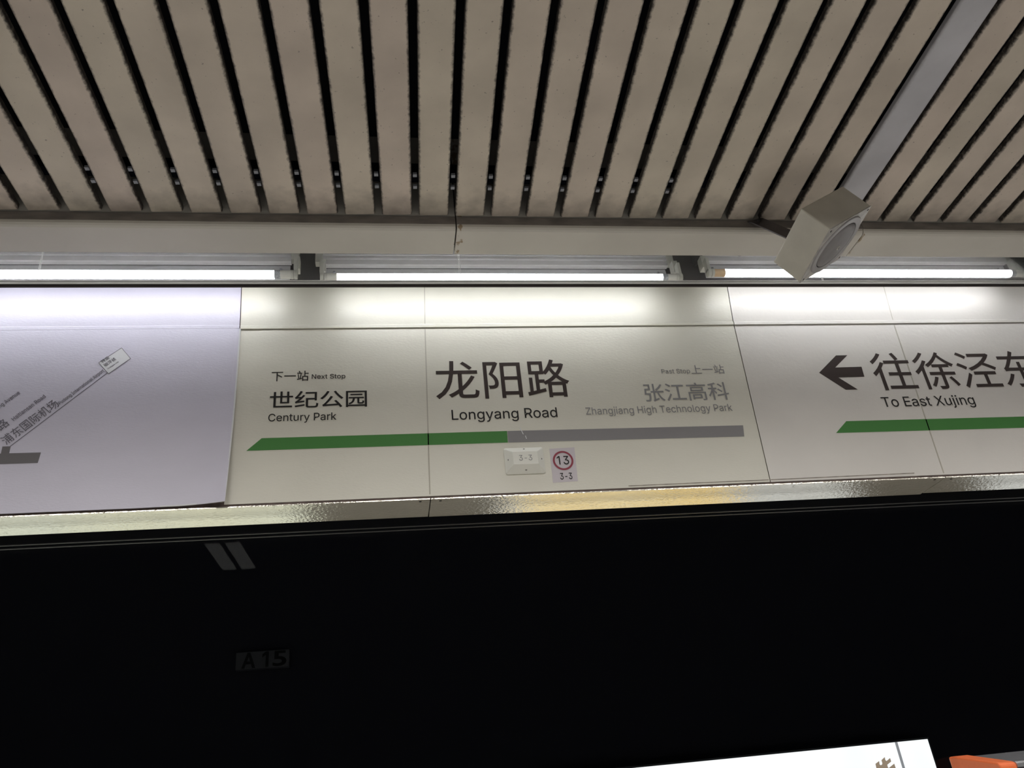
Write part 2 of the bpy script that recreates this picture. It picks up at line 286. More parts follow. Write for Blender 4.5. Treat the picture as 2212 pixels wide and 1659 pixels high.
 'p': (424, '53 -143 20 0 0 174,53 379 0 -174 20 0,112 379 -20 0 0 -20,112 319 0 20 2 0,118 319 -2 0 5 8,137 346 -8 -10 8 10,171 373 -15 -8 15 8,229 384 -24 0 32 0,313 361 -24 16 24 -16,370 293 -14 29 14 -29,390 189 0 40 0 -40,370 84 14 29 -14 -29,313 16 24 16 -24 -16,229 -8 32 0 -23 0,173 4 15 -8 -15 8,138 31 8 -10 -8 10,118 59 5 -8 -1 0,114 59 1 0 0 -67,114 -143 0 67 -20 0;220 47 -23 0 23 0,279 66 -16 -13 16 13,316 117 -8 -22 8 22,328 189 0 -27 0 27,316 261 8 -21 -8 21,280 311 16 -12 -16 12,220 330 24 0 -23 0,161 312 16 12 -16 -12,125 263 8 21 -8 -21,113 189 0 28 0 -28,125 115 -8 21 8 -21,162 65 -16 12 16 -12'),
 'r': (259, '53 0 20 0 0 126,53 379 0 -126 20 0,112 379 -20 0 0 -19,112 321 0 19 1 0,115 321 -1 0 7 19,152 367 -18 -12 18 12,213 385 -23 0 5 0,229 384 -6 0 6 0,243 384 -3 0 0 -20,243 322 0 20 -2 0,230 324 7 -1 -7 1,207 326 8 0 -18 0,159 315 14 7 -14 -7,126 284 8 13 -8 -13,114 237 0 18 0 -79,114 0 0 79 -20 0'),
 's': (365, '182 -8 29 0 -26 0,112 3 20 -8 -20 8,62 38 13 -15 -13 15,36 94 4 -22 19 4,94 107 -19 -4 5 -21,124 60 -15 10 15 -10,181 45 -23 0 26 0,244 62 -16 -11 16 11,268 103 0 -16 0 13,254 136 9 -9 -9 9,212 155 19 -4 -21 5,149 170 21 -5 -34 8,72 208 17 -17 -17 17,47 274 0 -27 0 22,65 332 -12 -17 12 17,115 370 -21 -9 21 9,187 384 -27 0 26 0,254 372 -19 8 19 -8,299 339 -11 14 11 -14,324 290 -5 19 -19 -4,268 277 19 4 -5 14,243 316 12 -11 -12 11,187 333 24 0 -23 0,131 317 15 10 -15 -10,109 277 0 16 0 -14,124 243 -10 9 10 -9,172 223 -22 5 19 -5,229 209 -19 5 35 -8,306 171 -17 17 17 -17,331 107 0 26 0 -22,312 47 13 17 -13 -17,260 6 23 10 -23 -10'),
 't': (227, '204 379 -66 0 0 -17,204 327 0 17 -66 0,6 327 66 0 0 17,6 379 0 -17 66 0;65 471 0 -126 20 0,126 471 -20 0 0 -125,126 98 0 125 0 -17,136 61 -7 8 7 -8,170 50 -16 0 4 0,185 51 -6 -1 6 1,202 54 -5 -1 4 -17,213 2 -4 17 -6 -2,192 -3 8 1 -8 -1,168 -4 8 0 -33 0,92 21 18 -17 -18 17,65 93 0 -31 0 126'),
 'u': (410, '182 -5 28 0 -25 0,115 11 19 -11 -19 11,69 59 11 -21 -11 21,53 139 0 -32 0 80,53 379 0 -80 20 0,114 379 -20 0 0 -78,114 144 0 78 0 -30,137 75 -15 17 15 -17,200 50 -27 0 18 0,249 62 -14 -8 14 8,283 97 -8 -15 8 15,296 153 0 -22 0 76,296 379 0 -76 20 0,357 379 -20 0 0 -126,357 0 0 126 -20 0,298 0 20 0 0 31,298 92 0 -31 3 0,307 92 -3 0 -12 -35,257 17 22 15 -22 -15'),
 'v': (389, '163 0 21 0 -48 126,17 379 48 -126 22 0,84 379 -22 0 27 -75,165 155 -27 75 8 -23,187 87 -6 23 6 -23,206 21 -6 21 -7 0,184 21 7 0 7 21,203 87 -6 -23 6 23,224 155 -8 -23 27 75,305 379 -27 -75 22 0,371 379 -22 0 -48 -126,226 0 48 126 -21 0'),
 'x': (379, '21 0 24 0 50 73,171 218 -50 -73 0 -16,171 171 0 16 -47 69,29 379 47 -69 24 0,100 379 -24 0 16 -25,147 306 -16 25 12 -18,179 253 -9 16 9 -16,207 206 -10 15 -11 0,175 206 11 0 10 15,202 253 -8 -16 8 16,233 306 -12 -18 16 25,282 379 -16 -25 23 0,352 379 -23 0 -48 -70,209 169 48 70 0 15,209 214 0 -15 50 -71,358 0 -50 71 -24 0,287 0 24 0 -19 28,231 85 19 -28 -12 18,200 136 9 -16 -9 16,173 182 9 -15 11 0,205 182 -11 0 -9 -15,178 136 8 16 -8 -16,148 85 12 18 -19 -28,91 0 19 28 -24 0'),
 'y': (389, '47 -139 4 -2 5 18,61 -86 -5 -18 3 -1,71 -87 -3 1 12 -3,104 -89 -10 -2 10 2,130 -74 -8 -8 8 8,151 -36 -6 -17 4 11,163 -1 -4 -11 -48 127,17 379 48 -127 22 0,84 379 -22 0 27 -75,165 155 -27 75 8 -23,187 87 -6 23 6 -23,206 21 -7 21 -7 0,184 21 7 0 6 21,202 87 -6 -23 6 23,224 155 -8 -23 27 75,305 379 -27 -75 22 0,371 379 -22 0 -56 -146,204 -58 56 146 -8 -20,177 -107 11 13 -11 -13,139 -136 14 6 -14 -6,91 -145 18 0 -10 0,65 -143 8 -1 -8 1'),
 ' ': (187, ''),
}

def split_glyph(ch):
    """a letter's outlines as (outer, holes...) groups, so that overlapping strokes fill cleanly"""
    sps = [[tuple(int(v) / 1000 for v in p.split()) for p in s.split(',')] for s in GLYPHS[ch][1].split(';') if s]
    def area(s):
        return sum(a[0] * b[1] - b[0] * a[1] for a, b in zip(s, s[1:] + s[:1]))
    def bb(s):
        return min(p[0] for p in s), min(p[1] for p in s), max(p[0] for p in s), max(p[1] for p in s)
    sign = max((area(s) for s in sps), key=abs) > 0
    outer = [[s] for s in sps if (area(s) > 0) == sign]
    for s in sps:
        if (area(s) > 0) != sign:
            x0, y0, x1, y1 = bb(s)
            fits = [g for g in outer if bb(g[0])[0] <= x0 and bb(g[0])[1] <= y0 and bb(g[0])[2] >= x1 and bb(g[0])[3] >= y1]
            if fits:
                min(fits, key=lambda g: abs(area(g[0]))).append(s)
    return outer

def curve_mesh(c):
    o = bpy.data.objects.new('lettering', c)
    COL.objects.link(o)
    dg = bpy.context.evaluated_depsgraph_get()
    dg.update()
    me = bpy.data.meshes.new_from_object(o.evaluated_get(dg))
    bpy.data.objects.remove(o)
    me.materials.clear()
    return me

LETTERS = {}
def letter(ch, weight):
    """vertices and faces of one latin letter; overlapping strokes get their own height"""
    key = (ch, weight)
    if key not in LETTERS:
        vs, fs = [], []
        for k, group in enumerate(split_glyph(ch)):
            c = bpy.data.curves.new('lettering', 'CURVE')
            c.dimensions = '2D'
            c.fill_mode = 'BOTH'
            c.resolution_u = 4
            c.bevel_depth = weight
            c.bevel_resolution = 0
            for pts in group:
                s = c.splines.new('BEZIER')
                s.bezier_points.add(len(pts) - 1)
                s.use_cyclic_u = True
                for bp, (px, py, lx, ly, rx, ry) in zip(s.bezier_points, pts):
                    bp.handle_left_type = bp.handle_right_type = 'FREE'
                    bp.co = (px, py, 0)
                    bp.handle_left = (px + lx, py + ly, 0)
                    bp.handle_right = (px + rx, py + ry, 0)
            me = curve_mesh(c)
            n = len(vs)
            vs += [(q.co.x, q.co.y, (q.co.z / weight if weight else 0) + k * .6) for q in me.vertices]
            fs += [tuple(n + i for i in p.vertices) for p in me.polygons]
            bpy.data.meshes.remove(me)
        LETTERS[key] = (vs, fs)
    return LETTERS[key]

def text_mesh(text, weight=0.0, spacing=1.0):
    """flat lettering; z runs about -1..1 and is squeezed to a film's thickness when it is laid on a surface"""
    if all(ch in GLYPHS for ch in text):
        vs, fs, x = [], [], 0
        for ch in text:
            if ch != ' ':
                v, f = letter(ch, weight)
                n = len(vs)
                vs += [(a + x, b, c) for a, b, c in v]
                fs += [tuple(n + i for i in q) for q in f]
            x += GLYPHS[ch][0] / 1000
        me = bpy.data.meshes.new('lettering')
        me.from_pydata(vs, [], fs)
        return me
    c = bpy.data.curves.new('lettering', 'FONT')
    c.body = text
    c.resolution_u = 4
    c.bevel_depth = weight
    c.bevel_resolution = 0
    c.space_character = spacing
    me = curve_mesh(c)
    for q in me.vertices:
        q.co.z = q.co.z / weight if weight else 0
    return me

def write(name, text, origin, u, v, mat, parent, weight=0.0, spacing=1.0, lift=0.0007, fit=None):
    """lay a printed line on a surface; u and v are 3-D vectors spanning the line's bounding box (fit: only these letters set the height)"""
    me = text_mesh(text, weight, spacing)
    xs = [q.co.x for q in me.vertices]
    ys = [q.co.y for q in me.vertices]
    x0, x1 = min(xs), max(xs)
    y0, y1 = (min(ys), max(ys)) if fit is None else fit
    o3, u, v = Vector(origin), Vector(u), Vector(v)
    n = u.cross(v).normalized()
    for q in me.vertices:
        q.co = o3 + u * ((q.co.x - x0) / (x1 - x0)) + v * ((q.co.y - y0) / (y1 - y0)) + n * (lift + q.co.z * .00015)
    me.materials.append(mat)
    o = bpy.data.objects.new(name, me)
    COL.objects.link(o)
    o.parent = parent
    return o

CAP = (0.0, 0.575)                           # baseline and cap height of the latin letters

def shape(name, pts, y, mat, parent, thick=0.0006):
    """a flat printed shape on a wall plane facing the platform, from (x, z) corners"""
    bm = bmesh.new()
    a = [bm.verts.new((x, y, Z(z))) for x, z in pts]
    b = [bm.verts.new((x, y - thick, Z(z))) for x, z in pts]
    n = len(pts)
    bm.faces.new(a)
    bm.faces.new(b[::-1])
    for i in range(n):
        bm.faces.new((a[i], b[i], b[(i + 1) % n], a[(i + 1) % n]))
    return link(name, bm, mat, parent)

# ------------------------------------------------------------------ materials
def slat_material(name, color, dirt, rough=0.45, metal=0.0, amount=1.0):
    m = bpy.data.materials.new(name)
    m.use_nodes = True
    nt = m.node_tree
    N, L = nt.nodes.new, nt.links.new
    b = nt.nodes['Principled BSDF']
    b.inputs['Roughness'].default_value = rough
    b.inputs['Metallic'].default_value = metal
    tc = N('ShaderNodeTexCoord')
    oi = N('ShaderNodeObjectInfo')
    mul = N('ShaderNodeVectorMath'); mul.operation = 'MULTIPLY_ADD'
    mul.inputs[1].default_value = (1, 1, 1)
    cmb = N('ShaderNodeCombineXYZ')
    sc = N('ShaderNodeMath'); sc.operation = 'MULTIPLY'; sc.inputs[1].default_value = 37.0
    L(oi.outputs['Random'], sc.inputs[0])
    L(sc.outputs[0], cmb.inputs[1]); L(sc.outputs[0], cmb.inputs[2])
    L(tc.outputs['Object'], mul.inputs[0]); L(cmb.outputs[0], mul.inputs[2])
    # broad soft blotches
    n1 = N('ShaderNodeTexNoise'); n1.inputs['Scale'].default_value = 5; n1.inputs['Detail'].default_value = 5
    L(mul.outputs[0], n1.inputs['Vector'])
    r1 = N('ShaderNodeValToRGB')
    r1.color_ramp.elements[0].position = .3; r1.color_ramp.elements[1].position = .72
    r1.color_ramp.elements[0].color = (*[c * .82 for c in color], 1)
    r1.color_ramp.elements[1].color = (*[c * 1.08 for c in color], 1)
    L(n1.outputs[0], r1.inputs[0])
    # specks
    n2 = N('ShaderNodeTexNoise'); n2.inputs['Scale'].default_value = 120; n2.inputs['Detail'].default_value = 2
    L(mul.outputs[0], n2.inputs['Vector'])
    r2 = N('ShaderNodeValToRGB')
    r2.color_ramp.elements[0].position = .70; r2.color_ramp.elements[1].position = .76
    r2.color_ramp.elements[0].color = (0, 0, 0, 1); r2.color_ramp.elements[1].color = (.5, .5, .5, 1)
    L(n2.outputs[0], r2.inputs[0])
    # grime along both long edges and at the beam end, ragged by noise
    sx = N('ShaderNodeSeparateXYZ'); L(tc.outputs['Object'], sx.inputs[0])
    ab = N('ShaderNodeMath'); ab.operation = 'ABSOLUTE'; L(sx.outputs[0], ab.inputs[0])
    n3 = N('ShaderNodeTexNoise'); n3.inputs['Scale'].default_value = 70; n3.inputs['Detail'].default_value = 6
    n3.inputs['Roughness'].default_value = .7
    L(mul.outputs[0], n3.inputs['Vector'])
    w = N('ShaderNodeMath'); w.operation = 'MULTIPLY_ADD'; w.inputs[1].default_value = .016
    L(n3.outputs[0], w.inputs[0]); L(ab.outputs[0], w.inputs[2])
    mr = N('ShaderNodeMapRange'); mr.inputs['From Min'].default_value = .0445; mr.inputs['From Max'].default_value = .0515
    L(w.outputs[0], mr.inputs['Value'])
    n4 = N('ShaderNodeTexNoise'); n4.inputs['Scale'].default_value = 26; n4.inputs['Detail'].default_value = 5
    L(mul.outputs[0], n4.inputs['Vector'])
    w2 = N('ShaderNodeMath'); w2.operation = 'MULTIPLY_ADD'; w2.inputs[1].default_value = .16
    L(n4.outputs[0], w2.inputs[0]); L(sx.outputs[1], w2.inputs[2])
    mr2 = N('ShaderNodeMapRange'); mr2.inputs['From Min'].default_value = -.03; mr2.inputs['From Max'].default_value = .10
    mr2.inputs['To Max'].default_value = .55
    L(w2.outputs[0], mr2.inputs['Value'])
    mx = N('ShaderNodeMath'); mx.operation = 'MAXIMUM'; L(mr.outputs[0], mx.inputs[0]); L(mr2.outputs[0], mx.inputs[1])
    mx2 = N('ShaderNodeMath'); mx2.operation = 'MAXIMUM'; L(mx.outputs[0], mx2.inputs[0]); L(r2.outputs[0], mx2.inputs[1])
    am = N('ShaderNodeMath'); am.operation = 'MULTIPLY'; am.inputs[1].default_value = amount; L(mx2.outputs[0], am.inputs[0])
    mix = N('ShaderNodeMix'); mix.data_type = 'RGBA'
    mix.inputs['B'].default_value = (*dirt, 1)
    hs = N('ShaderNodeMapRange'); hs.inputs['To Min'].default_value = .485; hs.inputs['To Max'].default_value = .508
    L(oi.outputs['Random'], hs.inputs['Value'])
    hv = N('ShaderNodeHueSaturation'); L(hs.outputs[0], hv.inputs['Hue']); L(r1.outputs[0], hv.inputs['Color'])
    L(am.outputs[0], mix.inputs['Factor']); L(hv.outputs[0], mix.inputs['A'])
    L(mix.outputs['Result'], b.inputs['Base Color'])
    bp = N('ShaderNodeBump'); bp.inputs['Strength'].default_value = .12; bp.inputs['Distance'].default_value = .002
    L(n1.outputs[0], bp.inputs['Height']); L(bp.outputs[0], b.inputs['Normal'])
    return m

def beam_material():
    m = new_mat('painted_beam', (.60, .57, .51), .5, 0, .07, 3, .05, 90)
    nt = m.node_tree
    N, L = nt.nodes.new, nt.links.new
    b = nt.nodes['Principled BSDF']
    src = b.inputs['Base Color'].links[0].from_socket
    tc = N('ShaderNodeTexCoord')
    sx = N('ShaderNodeSeparateXYZ'); L(tc.outputs['Object'], sx.inputs[0])
    n = N('ShaderNodeTexNoise'); n.inputs['Scale'].default_value = 45; n.inputs['Detail'].default_value = 6
    L(tc.outputs['Object'], n.inputs['Vector'])
    out = None
    for xc, wid in ((.2394, .028), (1.5425, .011)):    # rust stains have eaten into the paint at the joints
        s = N('ShaderNodeMath'); s.operation = 'SUBTRACT'; s.inputs[1].default_value = xc + wid * .35; L(sx.outputs[0], s.inputs[0])
        a = N('ShaderNodeMath'); a.operation = 'ABSOLUTE'; L(s.outputs[0], a.inputs[0])
        k = N('ShaderNodeMath'); k.operation = 'MULTIPLY_ADD'; k.inputs[1].default_value = wid * 2.2; L(n.outputs[0], k.inputs[0]); L(a.outputs[0], k.inputs[2])
        r = N('ShaderNodeMapRange'); r.inputs['From Min'].default_value = wid * 1.25; r.inputs['From Max'].default_value = wid * 1.1
        L(k.outputs[0], r.inputs['Value'])
        if out is None:
            out = r.outputs[0]
        else:
            q = N('ShaderNodeMath'); q.operation = 'MAXIMUM'; L(out, q.inputs[0]); L(r.outputs[0], q.inputs[1]); out = q.outputs[0]
    mix = N('ShaderNodeMix'); mix.data_type = 'RGBA'
    mix.inputs['B'].default_value = (.33, .25, .16, 1)
    L(out, mix.inputs['Factor']); L(src, mix.inputs['A']); L(mix.outputs['Result'], b.inputs['Base Color'])
    return m

M_FASCIA = new_mat('dark_mottled_fascia', (.225, .20, .18), .7, 0, .22, 14, .1, 60, (1, 1, 3))
M_SLAT = slat_material('ceiling_slat_paint', (.64, .56, .465), (.045, .038, .034))
M_SLAT_NEW = slat_material('plain_grey_slat_paint', (.56, .55, .58), (.25, .24, .25), .35, 0.0, .35)
M_VOID = new_mat('ceiling_void_black', (.006, .007, .012), .9)
M_RAIL = new_mat('carrier_rail_black', (.004, .0045, .008), .9, spec=.1)
M_CLIP = new_mat('clip_metal', (.30, .31, .34), .6, .1)
M_BEAM = beam_material()
M_UNDERSEAM = new_mat('dirty_brown_seam', (.13, .095, .085), .8, 0, .3, 40)
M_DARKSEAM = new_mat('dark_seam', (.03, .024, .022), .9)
M_FLOOR = new_mat('granite_floor', (.60, .585, .56), .4, 0, .12, 30)
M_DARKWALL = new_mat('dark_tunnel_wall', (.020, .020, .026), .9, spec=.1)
M_BACKPLATE = new_mat('trough_back_plate', (.075, .07, .075), .6, 0, .1, 20)
M_FIX = new_mat('fixture_white', (.72, .71, .72), .4, 0, .05, 12)
M_REFL = new_mat('fixture_reflector', (.62, .62, .64), .35, .2, .08, 20, .05, 40, (1, 1, 8))
M_SOCKET = new_mat('socket_plastic', (.66, .66, .60), .5)
M_CAP = new_mat('tube_end_plastic', (.80, .79, .72), .5)
M_AMBER = new_mat('amber_end_collar', (.75, .52, .30), .45)
M_PRINT = new_mat('printed_end_band', (.42, .44, .47), .5, 0, .4, 260)
M_TUBE = emit_mat('lit_tube', (.93, .96, 1.0), TUBE_LIGHT)
M_COVER = clear_mat('clear_acrylic', (.97, .97, .97), 1.25, .03, .05)
M_COVER_EDGE = new_mat('acrylic_edge', (.80, .80, .80), .3)
M_ALU = new_mat('aluminium_channel', (.82, .82, .81), .4, .1)
M_LAV = new_mat('lavender_film', (.62, .595, .695), .38, 0, .025, 5, .22, 110, (1, 1, 2.5))
M_CREAM = new_mat('cream_film', (.70, .675, .585), .38, 0, .03, 4, .20, 100, (1, 1, 2.0))
M_WARM = new_mat('warm_white_film', (.70, .665, .62), .38, 0, .03, 4, .22, 80)
M_HEADER = new_mat('header_edge_paint', (.36, .31, .25), .55, 0, .2, 30)
M_SOFFIT = new_mat('glossy_soffit_paint', (.64, .60, .51), .10, .35, .05, 6, .55, 110, None, 1.0)
M_INK = new_mat('brown_black_ink', (.045, .031, .027), .65, spec=.2)
M_BLACK = new_mat('black_ink', (.020, .018, .017), .65, spec=.2)
M_GREYINK = new_mat('grey_ink', (.25, .245, .245), .6)
M_GREYBAR = new_mat('grey_bar_ink', (.235, .225, .23), .5)
M_MAPBAR = new_mat('map_bar_ink', (.135, .125, .13), .5)
M_MAPINK = new_mat('map_text_ink', (.13, .12, .15), .5)
M_GREEN = new_mat('green_bar_ink', (.043, .205, .030), .55)
M_SEAM = new_mat('film_fold', (.46, .43, .36), .6)
M_WEAR = new_mat('worn_tape', (.27, .235, .19), .7, 0, .4, 40)
M_PATCH = new_mat('map_patch', (.70, .70, .72), .45)
M_PLASTIC = new_mat('device_plastic', (.72, .71, .64), .35)
M_HOLE = new_mat('dark_hole', (.012, .010, .010), .9)
M_PAPER = new_mat('sticker_paper', (.58, .53, .56), .5)
M_RED = new_mat('dark_red_ink', (.26, .02, .045), .5)
M_GLASS = clear_mat('door_glass', (.90, .92, .93), 1.16, .0)
M_GASKET = new_mat('glass_edge_strip', (.09, .09, .095), .5, .2)
M_SPK = new_mat('speaker_paint', (.60, .57, .49), .45, 0, .07, 14, .08, 120)
M_SPKRIM = new_mat('speaker_front_paint', (.50, .48, .45), .5, 0, .25, 40, .15, 70)
M_SPKRING = new_mat('speaker_ring_grey', (.36, .345, .345), .5, .1, .06, 20)
M_GRILLE = new_mat('speaker_grille_mesh', (.235, .22, .22), .55, .1, .08, 30)
M_GROOVE = new_mat('grille_groove', (.03, .027, .027), .8)
M_BADGE = new_mat('badge_silver', (.75, .72, .66), .3, .5)
M_BRACKET = new_mat('bracket_steel', (.13, .12, .125), .5, .5, .1, 20)
M_ORANGE = new_mat('orange_end_cap', (.80, .17, .055), .35, 0, .06, 30)
M_HOOD = new_mat('dark_grey_hood', (.10, .10, .105), .45, 0, .15, 30)
M_SILVER = new_mat('silver_strip', (.75, .75, .77), .25, .8)
M_BOXFRAME = new_mat('lightbox_frame', (.035, .035, .04), .5)
M_ADWHITE = emit_mat('lit_white_panel', (1.0, 1.0, .99), 1.45, 0, 1.1, (.80, .82, .82))
M_ADGOLD = emit_mat('lit_gold_panel', (1.0, .68, .20), 2.1, 0, 1.6, (1.0, .83, .48))
M_ADCREAM = emit_mat('lit_cream_panel', (1.0, .97, .70), 1.75, 0, 1.3, (.88, .95, .85))
M_ADLINE = emit_mat('backlit_divider', (.30, .30, .31), 1.0)
M_EMBLEM = emit_mat('backlit_emblem_brown', (.36, .27, .19), 1.0)
M_PLATE = new_mat('dim_plate', (.055, .055, .06), .8)
M_PLATEINK = new_mat('stencil_black', (.002, .002, .002), .9)
M_LUMI = emit_mat('frosted_lamp', (1, .98, .92), 1.9)

# ------------------------------------------------------------------ setting: floor, far walls, ceiling
structure(link('floor', box(-14, 14, -9, 2.38, -.1, 0), M_FLOOR))
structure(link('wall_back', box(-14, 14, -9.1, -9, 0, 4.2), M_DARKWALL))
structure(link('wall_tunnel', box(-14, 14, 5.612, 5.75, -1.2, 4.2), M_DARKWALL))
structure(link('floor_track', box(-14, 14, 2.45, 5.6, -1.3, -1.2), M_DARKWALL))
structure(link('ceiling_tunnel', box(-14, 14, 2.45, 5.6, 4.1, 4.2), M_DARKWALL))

ZC = 1.6226
PITCH = .10649
SKEW = math.radians(2.25)                    # the slats do not run quite square to the platform edge
Y_END = 1.8755
Y_LEN = 1.12
bm = bmesh.new()
add_box(bm, -14, 14, -9, 2.45, Z(1.95), Z(2.05))
add_box(bm, -14, 14, -9, .74, Z(1.605), Z(1.95))
ceiling = structure(link('ceiling', bm, M_VOID))
rail = link('carrier_rail', box(-2.2, 3.2, 1.7335, 1.767, Z(ZC + .026), Z(ZC + .065)), M_RAIL, ceiling)
rail2 = link('carrier_rail', box(-2.2, 3.2, .86, .893, Z(ZC + .026), Z(ZC + .065)), M_RAIL, ceiling)

def slat_mesh():
    """a pan-shaped strip, open on top, with rolled long edges; local origin at its beam end"""
    w, r, h, t = .0434, .0065, .0185, .0011
    prof = [(-w, h)]
    for k in range(5):
        a = math.pi + k * math.pi / 8
        prof.append((-w + r + r * math.cos(a), r + r * math.sin(a)))
    for k in range(5):
        a = 1.5 * math.pi + k * math.pi / 8
        prof.append((w - r + r * math.cos(a), r + r * math.sin(a)))
    prof.append((w, h))
    inner = [(x * (1 - t / w * 1.2), z + t if z < h - .001 else z) for x, z in prof][::-1]
    loop = prof + inner
    bm = bmesh.new()
    ys = [0, -.3, -.6, -.9, -Y_LEN]
    rings = [[bm.verts.new((x, y, z)) for x, z in loop] for y in ys]
    n = len(loop)
    for a, b in zip(rings, rings[1:]):
        for i in range(n):
            bm.faces.new((a[i], a[(i + 1) % n], b[(i + 1) % n], b[i]))
    for ring in (rings[0], rings[-1]):
        for i in range(len(prof) - 1):
            bm.faces.new((ring[i], ring[i + 1], ring[n - 2 - i], ring[n - 1 - i]))
    return bm

X_GAP9 = .1202
first = None
for k in range(-15, 26):
    xc = X_GAP9 + (k + .5) * PITCH
    if first is None:
        s = link('slat', slat_mesh(), M_SLAT, ceiling)
        first = s
        cb = bmesh.new()
        add_box(cb, .0478, .0588, -.1080, -.0970, .010, .0175)
        c1 = link('clip', cb, M_CLIP, s)
        cb = bmesh.new()
        add_box(cb, .0478, .0588, -.1550, -.1440, .010, .0175)
        c2 = link('clip', cb, M_CLIP, s)
    else:
        s = first.copy()
        COL.objects.link(s)
        s.parent = ceiling
        if -9 <= k <= 6:
            for c in (c1, c2):
                d = c.copy()
                COL.objects.link(d)
                d.parent = s
    s.location = (xc, Y_END, Z(ZC))
    s.rotation_euler = (0, 0, -SKEW)
    if k == 12:
        me = s.data.copy()
        me.materials.clear()
        me.materials.append(M_SLAT_NEW)
        s.data = me
        s.location.z -= .0065
        s.scale.x = 1.07
        s['label'] = 'plain light grey replacement strip, smoother than the stained slats'
        newer = s

# beam along the end of the slats: dark front, pale underside
def beam(name, x0, x1):
    p = [(1.881, 1.94), (1.881, 1.5925), (1.8824, 1.586), (1.8866, 1.581), (1.893, 1.5776), (2.0010, 1.5776), (2.0010, 1.94)]
    t = structure(link(name, profile([(y, Z(z)) for y, z in p], x0, x1), M_BEAM))
    link('fascia_strip', box(x0, x1, 1.8795, 1.8808, Z(1.5935), Z(1.6215)), M_FASCIA, t)['label'] = 'dark mottled front edge of the beam'  # separate front strip in a darker, mottled colour than the beam
    return t
beam('trim_1', -2.4, .2362)
beam('trim_2', .2404, 1.5405)
beam('trim_3', 1.5437, 3.6)
structure(link('trim_4', box(-2.4, 3.6, 1.90, 1.98, Z(1.595), Z(1.90)), M_DARKSEAM))

# ------------------------------------------------------------------ lamp trough above the sign band
structure(link('trim_5', box(-2.4, 3.6, 2.216, 2.222, Z(1.640), Z(1.94)), M_BACKPLATE))
bm = bmesh.new()
add_profile(bm, [(y, Z(z)) for y, z in ((2.1005, 1.5397), (2.1005, 1.5461), (2.1050, 1.5461), (2.1050, 1.5500), (2.1005, 1.5500), (2.1005, 1.5529), (2.1118, 1.5529), (2.1118, 1.5397))], -2.4, 3.6)
channel = structure(link('trim_6', bm, M_ALU))
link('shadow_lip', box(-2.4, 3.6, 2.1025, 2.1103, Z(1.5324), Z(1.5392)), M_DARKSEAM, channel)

COVERS = [(-2.35, -.9756, 'leftmost clear acrylic light cover, cut off by the picture edge', .0),
          (-.9736, .2643, 'long clear acrylic light cover over the bright tube above the lavender map panel', .002),
          (.2672, 1.5017, 'long clear acrylic light cover above the station name', .0),
          (1.5041, 3.4, 'clear acrylic light cover running behind the hanging loudspeaker to the right', .0)]
for x0, x1, lab, dz in COVERS:
    c = link('light_cover', box(x0, x1, 2.1045, 2.1075, Z(1.5515 + dz), Z(1.72)), M_COVER)
    tag(c, lab, 'light cover', 'clear covers of the lamp trough')
    for xe in (x0, x1 - .0016):
        link('cut_edge', box(xe, xe + .0016, 2.1037, 2.1045, Z(1.5515 + dz), Z(1.72)), M_COVER_EDGE, c)

